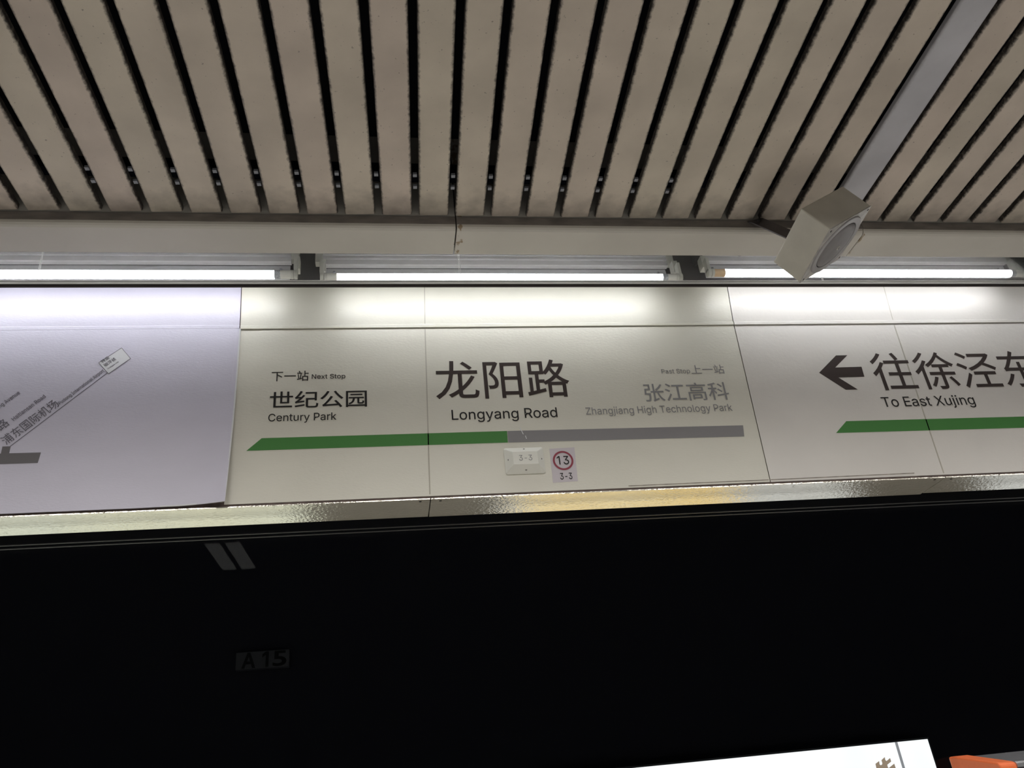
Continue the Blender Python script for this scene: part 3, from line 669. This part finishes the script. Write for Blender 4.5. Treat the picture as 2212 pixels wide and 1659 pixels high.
def fixture(xl, xr, zt, label, left_amber=False, skew_end=False, knob=False):
    """a batten with one tube: xl and xr are the ends of the glowing length"""
    f = empty('fluorescent_fixture', (xl, 2.19, Z(zt + .08)))
    tag(f, label, 'light fixture', 'tube lights above the sign band')
    f_ = f
    inv = Matrix.Translation((-xl, -2.19, -Z(zt + .08)))
    def put(name, bm, mat, **k):
        bmesh.ops.transform(bm, matrix=inv, verts=bm.verts)
        return link(name, bm, mat, f_, **k)
    bl, br = xl - .047, xr + .045
    zz = zt - 1.599
    # batten: three shallow ridges
    pr = [(2.198, 1.760), (2.1815, 1.760), (2.1815, 1.716), (2.1845, 1.714), (2.1845, 1.708), (2.1795, 1.706), (2.1795, 1.699), (2.1845, 1.697), (2.1845, 1.692), (2.1805, 1.690), (2.1805, 1.676), (2.1845, 1.673), (2.198, 1.673)]
    put('batten', profile([(y, Z(z + zz)) for y, z in pr], bl, br), M_FIX)
    pr = [(2.2010, 1.673), (2.1980, 1.651), (2.1995, 1.617), (2.2015, 1.617), (2.2000, 1.651), (2.2030, 1.673)]
    put('reflector', profile([(y, Z(z + zz)) for y, z in pr], bl + .004, br - .004), M_REFL)
    # the tube glows on its lower half only; the upper half is an opaque housing
    for nm, a0, a1, r, mat in (('tube', -82, 122, .0138, M_TUBE), ('tube_back', 122, 278, .0136, M_CAP)):
        bm = bmesh.new()
        n = 20
        rings = []
        for x in (xl, xr):
            ring = []
            for k in range(n + 1):
                an = math.radians(a0 + (a1 - a0) * k / n)     # from straight down towards the platform
                ring.append(bm.verts.new((x, 2.149 - r * math.sin(an), Z(zt) - r * math.cos(an))))
            ring.append(bm.verts.new((x, 2.149, Z(zt))))
            rings.append(ring)
        m = len(rings[0])
        for k in range(m):
            bm.faces.new((rings[0][k], rings[0][(k + 1) % m], rings[1][(k + 1) % m], rings[1][k]))
        bm.faces.new(rings[0])
        bm.faces.new(rings[1][::-1])
        put(nm, bm, mat)
    for side, xa, d in (('l', xl, -1), ('r', xr, 1)):
        a = xa
        if side == 'l' and left_amber:
            put('end_collar', lathe([(.0142, xa - .008), (.0142, xa)], Matrix.Translation((0, 2.149, Z(zt))) @ ALONG_X, 24), M_AMBER)['label'] = 'amber ring at the tube end'
            a = xa - .008
        if side == 'r':
            put('printed_band', lathe([(.0138, xa), (.0138, xa + .018)], Matrix.Translation((0, 2.149, Z(zt))) @ ALONG_X, 24), M_PRINT)
            a = xa + .018
        e0, e1 = sorted((a, a + d * .030))
        put('end_cap', lathe([(.0136, e0), (.0136, e1)], Matrix.Translation((0, 2.149, Z(zt))) @ ALONG_X, 24), M_AMBER if (side == 'l' and left_amber) else M_CAP)
        s0 = a + d * .030
        bm = bmesh.new()
        c0, c1 = sorted((s0, s0 + d * .010))
        add_lathe(bm, [(.0128, c0), (.0148, c0 + .001), (.0148, c1)], Matrix.Translation((0, 2.149, Z(zt))) @ ALONG_X, 20)
        d0, d1 = sorted((s0 + d * .011, s0 + d * .022))
        add_lathe(bm, [(.0152, d0), (.0152, d1)], Matrix.Translation((0, 2.149, Z(zt))) @ ALONG_X, 20)
        add_box(bm, d0, d1, 2.139, 2.165, Z(zt + .004), Z(zt + .058))
        add_box(bm, d0 - .004, d1 + .004, 2.163, 2.195, Z(zt + .035), Z(zt + .084))
        put('socket', bm, M_SOCKET, bevel=.0012)
        b0, b1 = sorted(((bl if d < 0 else br), (bl if d < 0 else br) + d * .024))
        bm = bmesh.new()
        vs = add_box(bm, b0, b1, 2.1775, 2.204, Z(1.682 + zz), Z(1.762 + zz))
        if skew_end and d < 0:
            for v in vs:
                if v.co.x < (b0 + b1) / 2:
                    v.co.y += .02
                    v.co.z -= .008
        put('end_plate', bm, M_BACKPLATE if (skew_end and d < 0) else M_SOCKET, bevel=.0015)
        bm = lathe([(.004, 0), (.0045, .002), (.003, .004)], Matrix.Translation((xa + d * .012, 2.198, Z(1.656 + zz))) @ Matrix.Rotation(math.pi / 2, 4, 'X'), 14)
        put('screw', bm, M_CLIP)
    if knob:
        bm = lathe([(.0125, 0), (.0125, .003), (.010, .0055), (.006, .006)], Matrix.Translation((xl + .092, 2.1815, Z(1.709 + zz))) @ Matrix.Rotation(math.pi / 2, 4, 'X'), 24)
        put('round_plug', bm, M_CLIP)
    return f

fixture(-1.484, -.3105, 1.610, 'lit tube light above the lavender map panel, its left end out of the picture')
fixture(-.119, .9525, 1.599, 'lit tube light above the station name, between the two dark trough gaps')
fixture(1.179, 2.278, 1.620, 'lit tube light passing behind the loudspeaker, with an amber collar at its end', True, True, True)
fixture(2.50, 3.58, 1.620, 'tube light beyond the one behind the loudspeaker, mostly out of the picture')

# ------------------------------------------------------------------ sloping strip of panels just under the lamps
def upper(name, x0b, x1b, x0t, x1t, dy, mat, label):
    """bottom edge x0b..x1b at the seam, top edge x0t..x1t inside the trough, leaning towards the platform"""
    bm = bmesh.new()
    yb, yt, t = 2.2555 + dy, 2.2445 + dy, .004
    zb, zt = Z(1.4775), Z(1.655)
    lip = [(yb - .0030, zb), (yb - .0030, zb + .010), (yb, zb + .014), (yt, zt), (yt + t, zt), (yb + t, zb)]
    n = 24
    rings = []
    for i in range(n + 1):
        f = i / n
        ring = []
        for y, z in lip:
            g = (z - zb) / (zt - zb)
            x = (x0b + (x0t - x0b) * g) * (1 - f) + (x1b + (x1t - x1b) * g) * f
            ring.append(bm.verts.new((x, y, z)))
        rings.append(ring)
    m = len(lip)
    for a, b in zip(rings, rings[1:]):
        for i in range(m):
            bm.faces.new((a[i], a[(i + 1) % m], b[(i + 1) % m], b[i]))
    bm.faces.new(rings[0]); bm.faces.new(rings[-1][::-1])
    return tag(link(name, bm, mat), label, 'panel', 'strip panels directly under the lamps')

upper('upper_panel', -2.4, -.4235, -2.4, -.4265, -.003, M_LAV, 'lavender strip panel under the lamps, above the route map panel')
up = upper('upper_panel', -.4215, 1.2195, -.4245, 1.2295, 0, M_CREAM, 'cream strip panel under the lamps, above the station name')
uw = upper('upper_panel', 1.2225, 3.5, 1.2325, 3.5, 0, M_WARM, 'warm white strip panel under the lamps, above the direction arrow')
def strip_fold(x0, x1, parent):
    bm = bmesh.new()
    q = [(x0 - .0014, 2.2550, 1.4920), (x0 + .0014, 2.2550, 1.4920), (x1 + .0014, 2.2438, 1.6550), (x1 - .0014, 2.2438, 1.6550)]
    bm.faces.new([bm.verts.new((x, y, Z(z))) for x, y, z in q])
    link('fold_line', bm, M_SEAM, parent)
strip_fold(.1568, .162, up)
strip_fold(1.829, 1.8365, uw)
structure(link('trim_7', box(-2.4, 3.6, 2.2585, 2.263, Z(1.466), Z(1.482)), M_DARKSEAM))

# ------------------------------------------------------------------ header boxes of the screen doors
def header(x0, x1, yback, label):
    h = tag(link('header_box', box(x0, x1, 2.2635, yback - .004, Z(.8875), Z(1.470)), M_HEADER), label, 'header box', 'door header boxes behind the sign films')
    link('soffit', box(x0, x1, 2.2575, yback, Z(.8835), Z(.8870)), M_SOFFIT, h)
    for xs, side in ((x0, 1), (x1, -1)):
        for q in (.028,):
            bm = lathe([(.0042, 0), (.0042, .0006)], Matrix.Translation((xs + side * q, 2.272, Z(.8830))), 14)
            link('screw_hole', bm, M_HOLE, h)
    return h
header(-2.4, .1445, 2.400, 'screen door header box with a glossy underside below the lavender map panel')
header(.1475, 1.8030, 2.402, 'screen door header box whose glossy underside mirrors gold light, below the station name')
header(1.8060, 3.6, 2.391, 'screen door header box at the far right below the direction sign')
structure(link('trim_8', box(-2.4, 3.6, 2.2590, 2.2632, Z(.8872), Z(.8990)), M_UNDERSEAM))
structure(link('trim_9', box(-2.4, 3.6, 2.30, 2.40, Z(1.471), Z(2.05)), M_DARKWALL))

# ------------------------------------------------------------------ sign films
YF = 2.2570                                   # printed face of the films

def film(name, corners, mat, y=YF, thick=.0016):
    """quad sheet from four (x, z) corners: bottom left, bottom right, top right, top left"""
    bm = bmesh.new()
    nx, nz = 40, 14
    (ax, az), (bx, bz), (cx, cz), (dx, dz) = corners
    def pt(u, v):
        return ((ax * (1 - u) + bx * u) * (1 - v) + (dx * (1 - u) + cx * u) * v, (az * (1 - u) + bz * u) * (1 - v) + (dz * (1 - u) + cz * u) * v)
    front = [[bm.verts.new((pt(i / nx, j / nz)[0], y, Z(pt(i / nx, j / nz)[1]))) for j in range(nz + 1)] for i in range(nx + 1)]
    back = [[bm.verts.new((v.co.x, y + thick, v.co.z)) for v in c] for c in front]
    for g in (front, back):
        for i in range(nx):
            for j in range(nz):
                bm.faces.new((g[i][j], g[i + 1][j], g[i + 1][j + 1], g[i][j + 1]))
    for i in range(nx):
        for j in (0, nz):
            bm.faces.new((front[i][j], front[i + 1][j], back[i + 1][j], back[i][j]))
    for j in range(nz):
        for i in (0, nx):
            bm.faces.new((front[i][j], front[i][j + 1], back[i][j + 1], back[i][j]))
    return link(name, bm, mat)

def line(name, x0, z0, x1, z1, w, mat, parent, y=YF, thick=.0006):
    dx, dz = x1 - x0, z1 - z0
    l = math.hypot(dx, dz)
    px, pz = -dz / l * w / 2, dx / l * w / 2
    return shape(name, [(x0 + px, z0 + pz), (x1 + px, z1 + pz), (x1 - px, z1 - pz), (x0 - px, z0 - pz)], y, mat, parent, thick)

X3, Z3 = Vector((1, 0, 0)), Vector((0, 0, 1))
def row(name, text, x0, x1, zb, zt, mat, parent, weight=0.0, fit=None, lean=0.0, spacing=1.0):
    return write(name, text, (x0, YF, Z(zb)), (x1 - x0, 0, 0), (lean, 0, zt - zb), mat, parent, weight, spacing, .0007, fit)

# station name sign
st = film('station_name_sign', [(-.43, .8935), (1.2015, .8935), (1.2205, 1.4755), (-.43, 1.4755)], M_CREAM)
tag(st, 'cream station name sign with a long green and grey bar', 'sign')
row('chinese_lettering', '下一站', -.319, -.2085, 1.287, 1.323, M_BLACK, st, .004)
row('english_lettering', 'Next Stop', -.199, -.0975, 1.2935, 1.3115, M_BLACK, st, .004, CAP)
row('chinese_lettering', '世纪公园', -.3205, -.0325, 1.1925, 1.2515, M_BLACK, st, .007)
row('english_lettering', 'Century Park', -.3225, -.1235, 1.1505, 1.1785, M_BLACK, st, .004, CAP)
row('chinese_lettering', '龙阳路', .1795, .6095, 1.2105, 1.3500, M_INK, st, .006)
row('english_lettering', 'Longyang Road', .2235, .5555, 1.1395, 1.1780, M_BLACK, st, .004, CAP)
row('english_lettering', 'Past Stop', .925, 1.024, 1.289, 1.308, M_GREYINK, st, .003, CAP)['label'] = 'grey lettering'
row('chinese_lettering', '上一站', 1.0285, 1.1445, 1.2845, 1.3195, M_GREYINK, st, .002)['label'] = 'grey lettering'
row('chinese_lettering', '张江高科', .8525, 1.1405, 1.1855, 1.2525, M_GREYINK, st, .004)['label'] = 'grey lettering'
row('english_lettering', 'Zhangjiang High Technology Park', .6485, 1.1385, 1.1450, 1.1735, M_GREYINK, st, .002, CAP)['label'] = 'grey lettering'
shape('green_bar', [(-.379, 1.057), (.3895, 1.057), (.3905, 1.096), (-.338, 1.096)], YF, M_GREEN, st)
shape('grey_bar', [(.3905, 1.057), (1.155, 1.052), (1.1605, 1.0915), (.3915, 1.096)], YF, M_GREYBAR, st)
line('fold_line', .1445, .899, .1565, 1.472, .0035, M_SEAM, st)
line('worn_tape', .745, .8995, 1.199, .9005, .0022, M_WEAR, st)
line('scratch', .432, 1.105, .440, 1.083, .0022, M_PATCH, st, YF - .0008)
line('scratch', .446, 1.078, .4485, 1.067, .002, M_PATCH, st, YF - .0008)

# direction sign
ds = film('direction_sign', [(1.2045, .8935), (3.5, .8935), (3.5, 1.4755), (1.2235, 1.4755)], M_WARM)
tag(ds, 'warm white direction sign with a black arrow and a green bar', 'sign')
shape('arrow', [(1.482, 1.2815), (1.5645, 1.3485), (1.6070, 1.3485), (1.5470, 1.3005), (1.6450, 1.3015), (1.6430, 1.2625), (1.5460, 1.2615), (1.6020, 1.2135), (1.5590, 1.2135)], YF, M_INK, ds)
row('chinese_lettering', '往徐泾东', 1.6800, 2.3180, 1.2070, 1.3560, M_INK, ds, .003)
row('english_lettering', 'To East Xujing', 1.6745, 2.0205, 1.1445, 1.1860, M_BLACK, ds, .004, CAP)
shape('green_bar', [(1.474, 1.054), (3.2, 1.047), (3.2, 1.090), (1.523, 1.0955)], YF, M_GREEN, ds)
line('fold_line', 1.8035, .899, 1.8285, 1.472, .0040, M_SEAM, ds)
line('worn_tape', 1.206, .9005, 1.700, .9030, .0024, M_WEAR, ds)

# route map panel: a thicker lavender sheet standing proud, its lower right corner curling out
def map_sheet():
    bm = bmesh.new()
    nx, nz = 70, 30
    x0, x1, z0, z1 = -2.4, -.4195, .8915, 1.4790
    def pos(u, v):
        x = x0 + (x1 - x0) * u
        z = z0 + (z1 - z0) * v
        y = 2.2500
        e = max(0.0, 1 - (x1 - x) / .16)
        low = max(0.0, 1 - (z - z0) / .40)
        y -= .020 * e ** 2 * low ** 1.6
        r = max(0.0, 1 - (x1 - x) / .012)
        y += .004 * r ** 2 * (1 - low)
        x -= .004 * low ** 2 * e
        z += .002 * max(0.0, 1 - (x1 - x) / .22) * max(0.0, 1 - (z - z0) / .02)
        z += .0010 * noise.noise((x * 9, 0, 3)) * max(0.0, 1 - (z - z0) / .02)
        return x, y, Z(z)
    f = [[bm.verts.new(pos(1 - (1 - i / nx) ** 2, (j / nz) ** 1.5)) for j in range(nz + 1)] for i in range(nx + 1)]
    b = [[bm.verts.new((v.co.x, v.co.y + .003, v.co.z)) for v in c] for c in f]
    for g in (f, b):
        for i in range(nx):
            for j in range(nz):
                bm.faces.new((g[i][j], g[i + 1][j], g[i + 1][j + 1], g[i][j + 1]))
    for i in range(nx):
        for j in (0, nz):
            bm.faces.new((f[i][j], f[i + 1][j], b[i + 1][j], b[i][j]))
    for j in range(nz):
        for i in (0, nx):
            bm.faces.new((f[i][j], f[i][j + 1], b[i][j + 1], b[i][j]))
    o = link('route_map_sign', bm, M_LAV, smooth=False)
    o.data.materials.append(M_PATCH)            # pale side edge, plus a highlight painted along the curled lower edge
    for p in o.data.polygons:
        if p.center.x > -.4195 - .0045 or (p.center.x > -.60 and p.center.z < Z(.8945)):
            p.material_index = 1
    return o
mp = map_sheet()
tag(mp, 'lavender route map sheet with slanting station names and a curling corner', 'sign')
structure(link('trim_10', box(-2.4, -.44, 2.2535, 2.2585, Z(.8985), Z(1.4725)), M_UNDERSEAM))
YM = 2.2500
def slant(name, text, p0, p1, height, mat, weight=0.0, fit=None, deg=None):
    """a line of print rising along p0 -> p1 on the map sheet"""
    d = Vector((p1[0] - p0[0], 0, p1[1] - p0[1]))
    up = Vector((-d.z, 0, d.x)).normalized() * height
    return write(name, text, (p0[0], YM, Z(p0[1])), d, up, mat, mp, weight, 1.0, .0007, fit)
slant('chinese_lettering', '浦东国际机场', (-1.024, 1.093), (-.9045, 1.2165), .0325, M_MAPINK, .002)
slant('english_lettering', 'Pudong International Airport', (-.905, 1.2185), (-.7985, 1.3285), .0130, M_MAPINK, .002, CAP)
slant('chinese_lettering', '海天三路', (-1.112, 1.070), (-1.026, 1.159), .0320, M_MAPINK, .002)
slant('english_lettering', 'Haitiansan Road', (-1.0195, 1.1695), (-.9465, 1.2450), .0150, M_MAPINK, .002, CAP)
slant('english_lettering', 'Yuandong Avenue', (-1.0965, 1.1775), (-1.0175, 1.2585), .0150, M_MAPINK, .002, CAP)
line('leader_line', -1.0145, 1.0905, -.7905, 1.3235, .0018, M_MAPINK, mp, YM)
shape('grey_bar', [(-1.9, 1.037), (-.9345, 1.037), (-.9315, 1.0685), (-1.0135, 1.069), (-1.0135, 1.0905), (-1.0345, 1.0905), (-1.0345, 1.069), (-1.9, 1.069)], YM, M_MAPBAR, mp)
pa = shape('transfer_patch', [(-.8195, 1.3585), (-.7870, 1.3195), (-.7315, 1.3715), (-.7615, 1.4095)], YM, M_PATCH, mp, .0008)
for a, b in (((-.8195, 1.3585), (-.7870, 1.3195)), ((-.7870, 1.3195), (-.7315, 1.3715)), ((-.7315, 1.3715), (-.7615, 1.4095)), ((-.7615, 1.4095), (-.8195, 1.3585))):
    line('outline', *a, *b, .0013, M_MAPINK, pa, YM - .0008, .0004)
ya = YM - .0009
for txt, p, w, h in (('转乘', (-.8085, 1.3560), .0255, .0120), ('磁浮线', (-.7985, 1.3435), .0370, .0120), ('To Maglev Line', (-.7900, 1.3345), .0365, .0050)):
    d = Vector((.0580, 0, .0510)).normalized()
    write('lettering', txt, (p[0], ya, Z(p[1])), d * w, Vector((-d.z, 0, d.x)) * h, M_MAPINK, pa, .004, 1.0, .0005)

# ------------------------------------------------------------------ small white device and sticker on the station name sign
def device():
    d = empty('platform_beacon', (.434, YF, Z(.993)))
    tag(d, 'small white plastic beacon box with sloping sides numbered 3-3 on the station name sign', 'beacon')
    w, h, t = .0605, .0425, .005
    iw, ih, it = .0375, .0205, .026
    bm = bmesh.new()
    def ring(a, b, y, r):
        out = []
        for cx_, cz_, st_ in ((a - r, b - r, 0), (-a + r, b - r, 1), (-a + r, -b + r, 2), (a - r, -b + r, 3)):
            for k in range(4):
                an = st_ * math.pi / 2 + k * math.pi / 6
                out.append(bm.verts.new((cx_ + r * math.cos(an), y, cz_ + r * math.sin(an))))
        return out
    rs = [ring(w, h, 0, .006), ring(w, h, -t, .006), ring(w - .0015, h - .0015, -t - .0015, .005), ring(iw, ih, -it, .0006)]
    for a, b in zip(rs, rs[1:]):
        for k in range(16):
            bm.faces.new((a[k], a[(k + 1) % 16], b[(k + 1) % 16], b[k]))
    bm.faces.new(rs[-1])
    bm.faces.new(rs[0][::-1])
    link('housing', bm, M_PLASTIC, d)
    o = write('lettering', '3-3', (-.0200, -it, -.0090), (.0400, 0, 0), (0, 0, .0180), M_GREYINK, d, .0, 1.0, .0004)
    for x, z, ww, hh in ((0, .0345, .0042, .0011), (0, -.0345, .0042, .0011), (-.0515, 0, .0011, .0036), (.0515, 0, .0011, .0036)):
        f = (.0605 - abs(x)) / .023 if x else (.0425 - abs(z)) / .022
        y = -(.0065 + (it - .0065) * f)
        link('slot', box(x - ww / 2 * 1.2, x + ww / 2 * 1.2, y - .0006, y + .003, z - hh / 2 * 1.2, z + hh / 2 * 1.2), M_HOLE, d)
    return d
device()

sk = tag(shape('number_sticker', [(.5135, .9195), (.5905, .9215), (.5945, 1.0335), (.5160, 1.0315)], YF, M_PAPER, None), 'pale paper sticker with a red ring around 13, beside the white beacon', 'sticker')
def ring_shape(name, cx_, cz_, r0, r1, y, mat, parent):
    bm = bmesh.new()
    n = 48
    q = [[bm.verts.new((cx_ + r * math.cos(2 * math.pi * k / n), y, Z(cz_) + r * math.sin(2 * math.pi * k / n))) for k in range(n)] for r in (r0, r1)]
    for k in range(n):
        bm.faces.new((q[0][k], q[1][k], q[1][(k + 1) % n], q[0][(k + 1) % n]))
    return link(name, bm, mat, parent)
ring_shape('red_ring', .5535, .9905, .0258, .0318, YF - .0012, M_RED, sk)
write('lettering', '13', (.5345, YF - .0006, Z(.9770)), (.0370, 0, 0), (0, 0, .0285), M_BLACK, sk, .004)
write('lettering', '3-3', (.5375, YF - .0006, Z(.9285)), (.0375, 0, 0), (0, 0, .0210), M_BLACK, sk, .004)

# ------------------------------------------------------------------ screen door glass, and the tunnel beyond it
win = structure(link('window_1', box(-8, 8, 2.402, 2.408, 0.0, Z(.96)), M_GLASS))
for z in (.8425, .8530):
    link('edge_strip', box(-8, 8, 2.3985, 2.4015, Z(z), Z(z + .0026)), M_GASKET, win)

def lightbox(x0, x1, z0, z1, label, faces):
    b = tag(link('advertising_lightbox', box(x0 - .012, x1 + .012, 5.50, 5.608, Z(z0 - .012), Z(z1 + .012)), M_BOXFRAME), label, 'lightbox', 'lit boxes on the tunnel wall')
    for nm, fx0, fx1, fz0, fz1, mat in faces:
        dy = .002 if nm == 'lit_panel' else .004
        link(nm, box(fx0, fx1, 5.50 - dy, 5.502, Z(fz0), Z(fz1)), mat, b)
    return b
lb = lightbox(.85, 3.55, -.95, .315, 'lit white advertising lightbox on the tunnel wall behind the door glass', [
    ('lit_panel', .85, 3.55, -.95, .315, M_ADWHITE),
    ('gold_poster', .98, 2.62, -.93, .12, M_ADGOLD),
    ('divider', 3.312, 3.330, -.95, .315, M_ADLINE)])
lightbox(-4.6, -.50, -.95, .315, 'cream advertising lightbox on the tunnel wall, seen only as a shine on the header underside', [
    ('lit_panel', -4.6, -.50, -.95, .315, M_ADCREAM)])
lightbox(4.70, 8.0, -.95, .315, 'lit advertising lightbox on the tunnel wall far to the right, out of the picture', [
    ('lit_panel', 4.70, 8.0, -.95, .315, M_ADWHITE)])
# brown emblem printed on the white lightbox: a toothed round mark
def emblem():
    pts = [(3.1200, .080), (3.1290, .130), (3.1317, .1758), (3.1334, .2003), (3.1643, .2141), (3.1611, .1952), (3.1657, .1893), (3.1761, .1911), (3.1821, .1989), (3.1821, .2181),
           (3.2104, .2337), (3.2092, .2158), (3.2154, .2098), (3.2454, .2251), (3.2465, .2043), (3.2128, .1880), (3.2121, .1716), (3.2175, .1684), (3.2631, .1905),
           (3.2660, .1400), (3.2400, .1250), (3.2660, .1080), (3.2560, .0600), (3.2150, .0800), (3.2000, .0350), (3.1700, .0750)]
    shape('emblem', pts, 5.496, M_EMBLEM, lb, .001)
emblem()

pl = tag(link('number_plate', box(-.915, -.590, 5.56, 5.608, Z(1.092), Z(1.197)), M_PLATE), 'dim stencilled A15 plate high on the dark tunnel wall behind the glass', 'plate')
for ch, x0, x1 in (('A', -.880, -.795), ('1', -.755, -.715), ('5', -.690, -.605)):
    write('stencil_mark', ch + '\u200b' if False else ch, (x0, 5.56, Z(1.097)), (x1 - x0, 0, 0), (0, 0, .096), M_PLATEINK, pl, .02, 1.0, .001)

# paired lamps deep in the platform ceiling, mirrored in the glass
for x0, lab in ((-.9680, 'left strip of the paired ceiling lamps mirrored in the door glass'), (-.8570, 'right strip of the paired ceiling lamps mirrored in the door glass')):
    lm = empty('strip_lamp', (x0 + .044, .05, Z(1.600)))
    tag(lm, lab, 'ceiling lamp', 'paired strip lamps behind the viewer')
    bm = box(-.041, .041, -.345, .37, .0, .02)
    link('lamp_housing', bm, M_FIX, lm)
    link('diffuser', box(-.0395, .0395, -.343, .368, -.004, .0), M_LUMI, lm)
    lm.rotation_euler = (0, 0, SKEW)

# ------------------------------------------------------------------ loudspeaker hung in front of the beam
A = Vector((1.201, 1.581, 1.3355 + H))
ex = Vector((-.5395, .1200, .8334)).normalized()          # from the grille to the back
ey = Vector((.8410, .1090, .5300)).normalized()
ez = ex.cross(ey)
if ez.y < 0:
    ez = -ez
S, D = .1985, .1010
def spk(u, v, w):
    """local point: u along the upper front edge, v along the side edge, w towards the back"""
    return A + ey * u + ez * v + ex * w
FM = Matrix.Identity(4)
for i, ax in enumerate((ey, ez, -ex)):
    for j in range(3):
        FM[j][i] = ax[j]
FM.translation = spk(S / 2, S / 2, 0)
sp = empty('loudspeaker', FM.translation)
tag(sp, 'square white loudspeaker box with a round grille, hanging tilted under the ceiling', 'speaker')
SPI = FM.copy()
sp.matrix_world = Matrix.Translation(FM.translation)
toL = Matrix.Translation(-FM.translation)
def sput(name, bm, mat, parent=None, **k):
    bmesh.ops.transform(bm, matrix=toL, verts=bm.verts)
    return link(name, bm, mat, parent or sp, **k)
bm = bmesh.new()
h = S / 2
add_box(bm, -h, h, -h, h, -D, -.0015, FM)
sput('cabinet', bm, M_SPK, bevel=.004)
bm = bmesh.new()
add_box(bm, -h, h, -h, h, -.0030, .0, FM)
fp = sput('front_plate', bm, M_SPKRIM, bevel=.0008)
fp['label'] = 'scuffed front plate'
sput('grille_ring', lathe([(.0965, 0), (.0965, .002), (.0945, .0040), (.0770, .0030), (.0762, .001)], FM, 72, False), M_SPKRING, smooth=False)
sput('groove', lathe([(.0768, .0012), (.0735, .0012)], FM, 72, False), M_GROOVE)
sput('grille', lathe([(.0738, .0010), (.0735, .0028), (.060, .0036), (.035, .0042), (.0006, .0044)], FM, 72, True), M_GRILLE, smooth=True)
bm = bmesh.new()
add_box(bm, .016, .024, .010, .024, .0030, .0062, FM)
bd = sput('badge', bm, M_BADGE, bevel=.001)
bm = bmesh.new()
add_box(bm, .0185, .0215, .013, .021, .0060, .0066, FM)
sput('badge_mark', bm, M_GROOVE, bd)
for u, v in ((-1, -1), (1, -1), (-1, 1), (1, 1)):
    bm = lathe([(.0034, 0), (.0034, .0006)], FM @ Matrix.Translation((u * (h - .010), v * (h - .010), 0)), 12)
    sput('screw', bm, M_GROOVE)
# flat steel strap from the beam to the back of the box
def strap(name, pts, width, thick, side, mat):
    bm = bmesh.new()
    rings = []
    for i, p in enumerate(pts):
        p = Vector(p)
        d = (Vector(pts[min(i + 1, len(pts) - 1)]) - Vector(pts[max(i - 1, 0)])).normalized()
        s = (Vector(side) - d * Vector(side).dot(d)).normalized() * width / 2
        n = d.cross(s).normalized() * thick / 2
        rings.append([bm.verts.new(p + s + n), bm.verts.new(p + s - n), bm.verts.new(p - s - n), bm.verts.new(p - s + n)])
    for a, b in zip(rings, rings[1:]):
        for k in range(4):
            bm.faces.new((a[k], a[(k + 1) % 4], b[(k + 1) % 4], b[k]))
    bm.faces.new(rings[0]); bm.faces.new(rings[-1][::-1])
    return sput(name, bm, mat)
pb = spk(.71 * S, .93 * S, D)
strap('strap', [(1.180, 1.880, Z(1.6170)), (1.180, 1.868, Z(1.6120)), pb + ex * .012, pb + ex * .001], .050, .004, (1, -.15, 0), M_BRACKET)
sput('bolt', lathe([(.006, 0), (.006, .004), (.003, .006)], Matrix.Translation((1.181, 1.862, Z(1.606))) @ Matrix.Rotation(math.radians(120), 4, 'X'), 12), M_GROOVE)

# ------------------------------------------------------------------ orange-ended hood at the lower right
hd = empty('door_hood', (1.592, 2.29, Z(-.05)))
tag(hd, 'dark grey sloping hood with an orange end on the screen door at lower right', 'hood')
pr = [(2.395, .0855), (2.372, .0850), (2.194, .0530), (2.187, .0470), (2.185, -.20), (2.395, -.20)]
hinv = Matrix.Translation((-1.592, -2.29, -Z(-.05)))
def hput(name, bm, mat, **k):
    bmesh.ops.transform(bm, matrix=hinv, verts=bm.verts)
    return link(name, bm, mat, hd, **k)
hput('end_cap', profile([(y, Z(z)) for y, z in pr], 1.592, 1.642), M_ORANGE, bevel=.006)
hput('body', profile([(y + (.004 if y < 2.3 else 0), Z(z - .004)) for y, z in pr], 1.640, 3.2), M_HOOD)
hput('silver_strip', profile([(y, Z(z)) for y, z in ((2.1930, .0520), (2.1870, .0470), (2.1865, .0380), (2.192, .0380))], 1.6425, 3.2), M_SILVER)
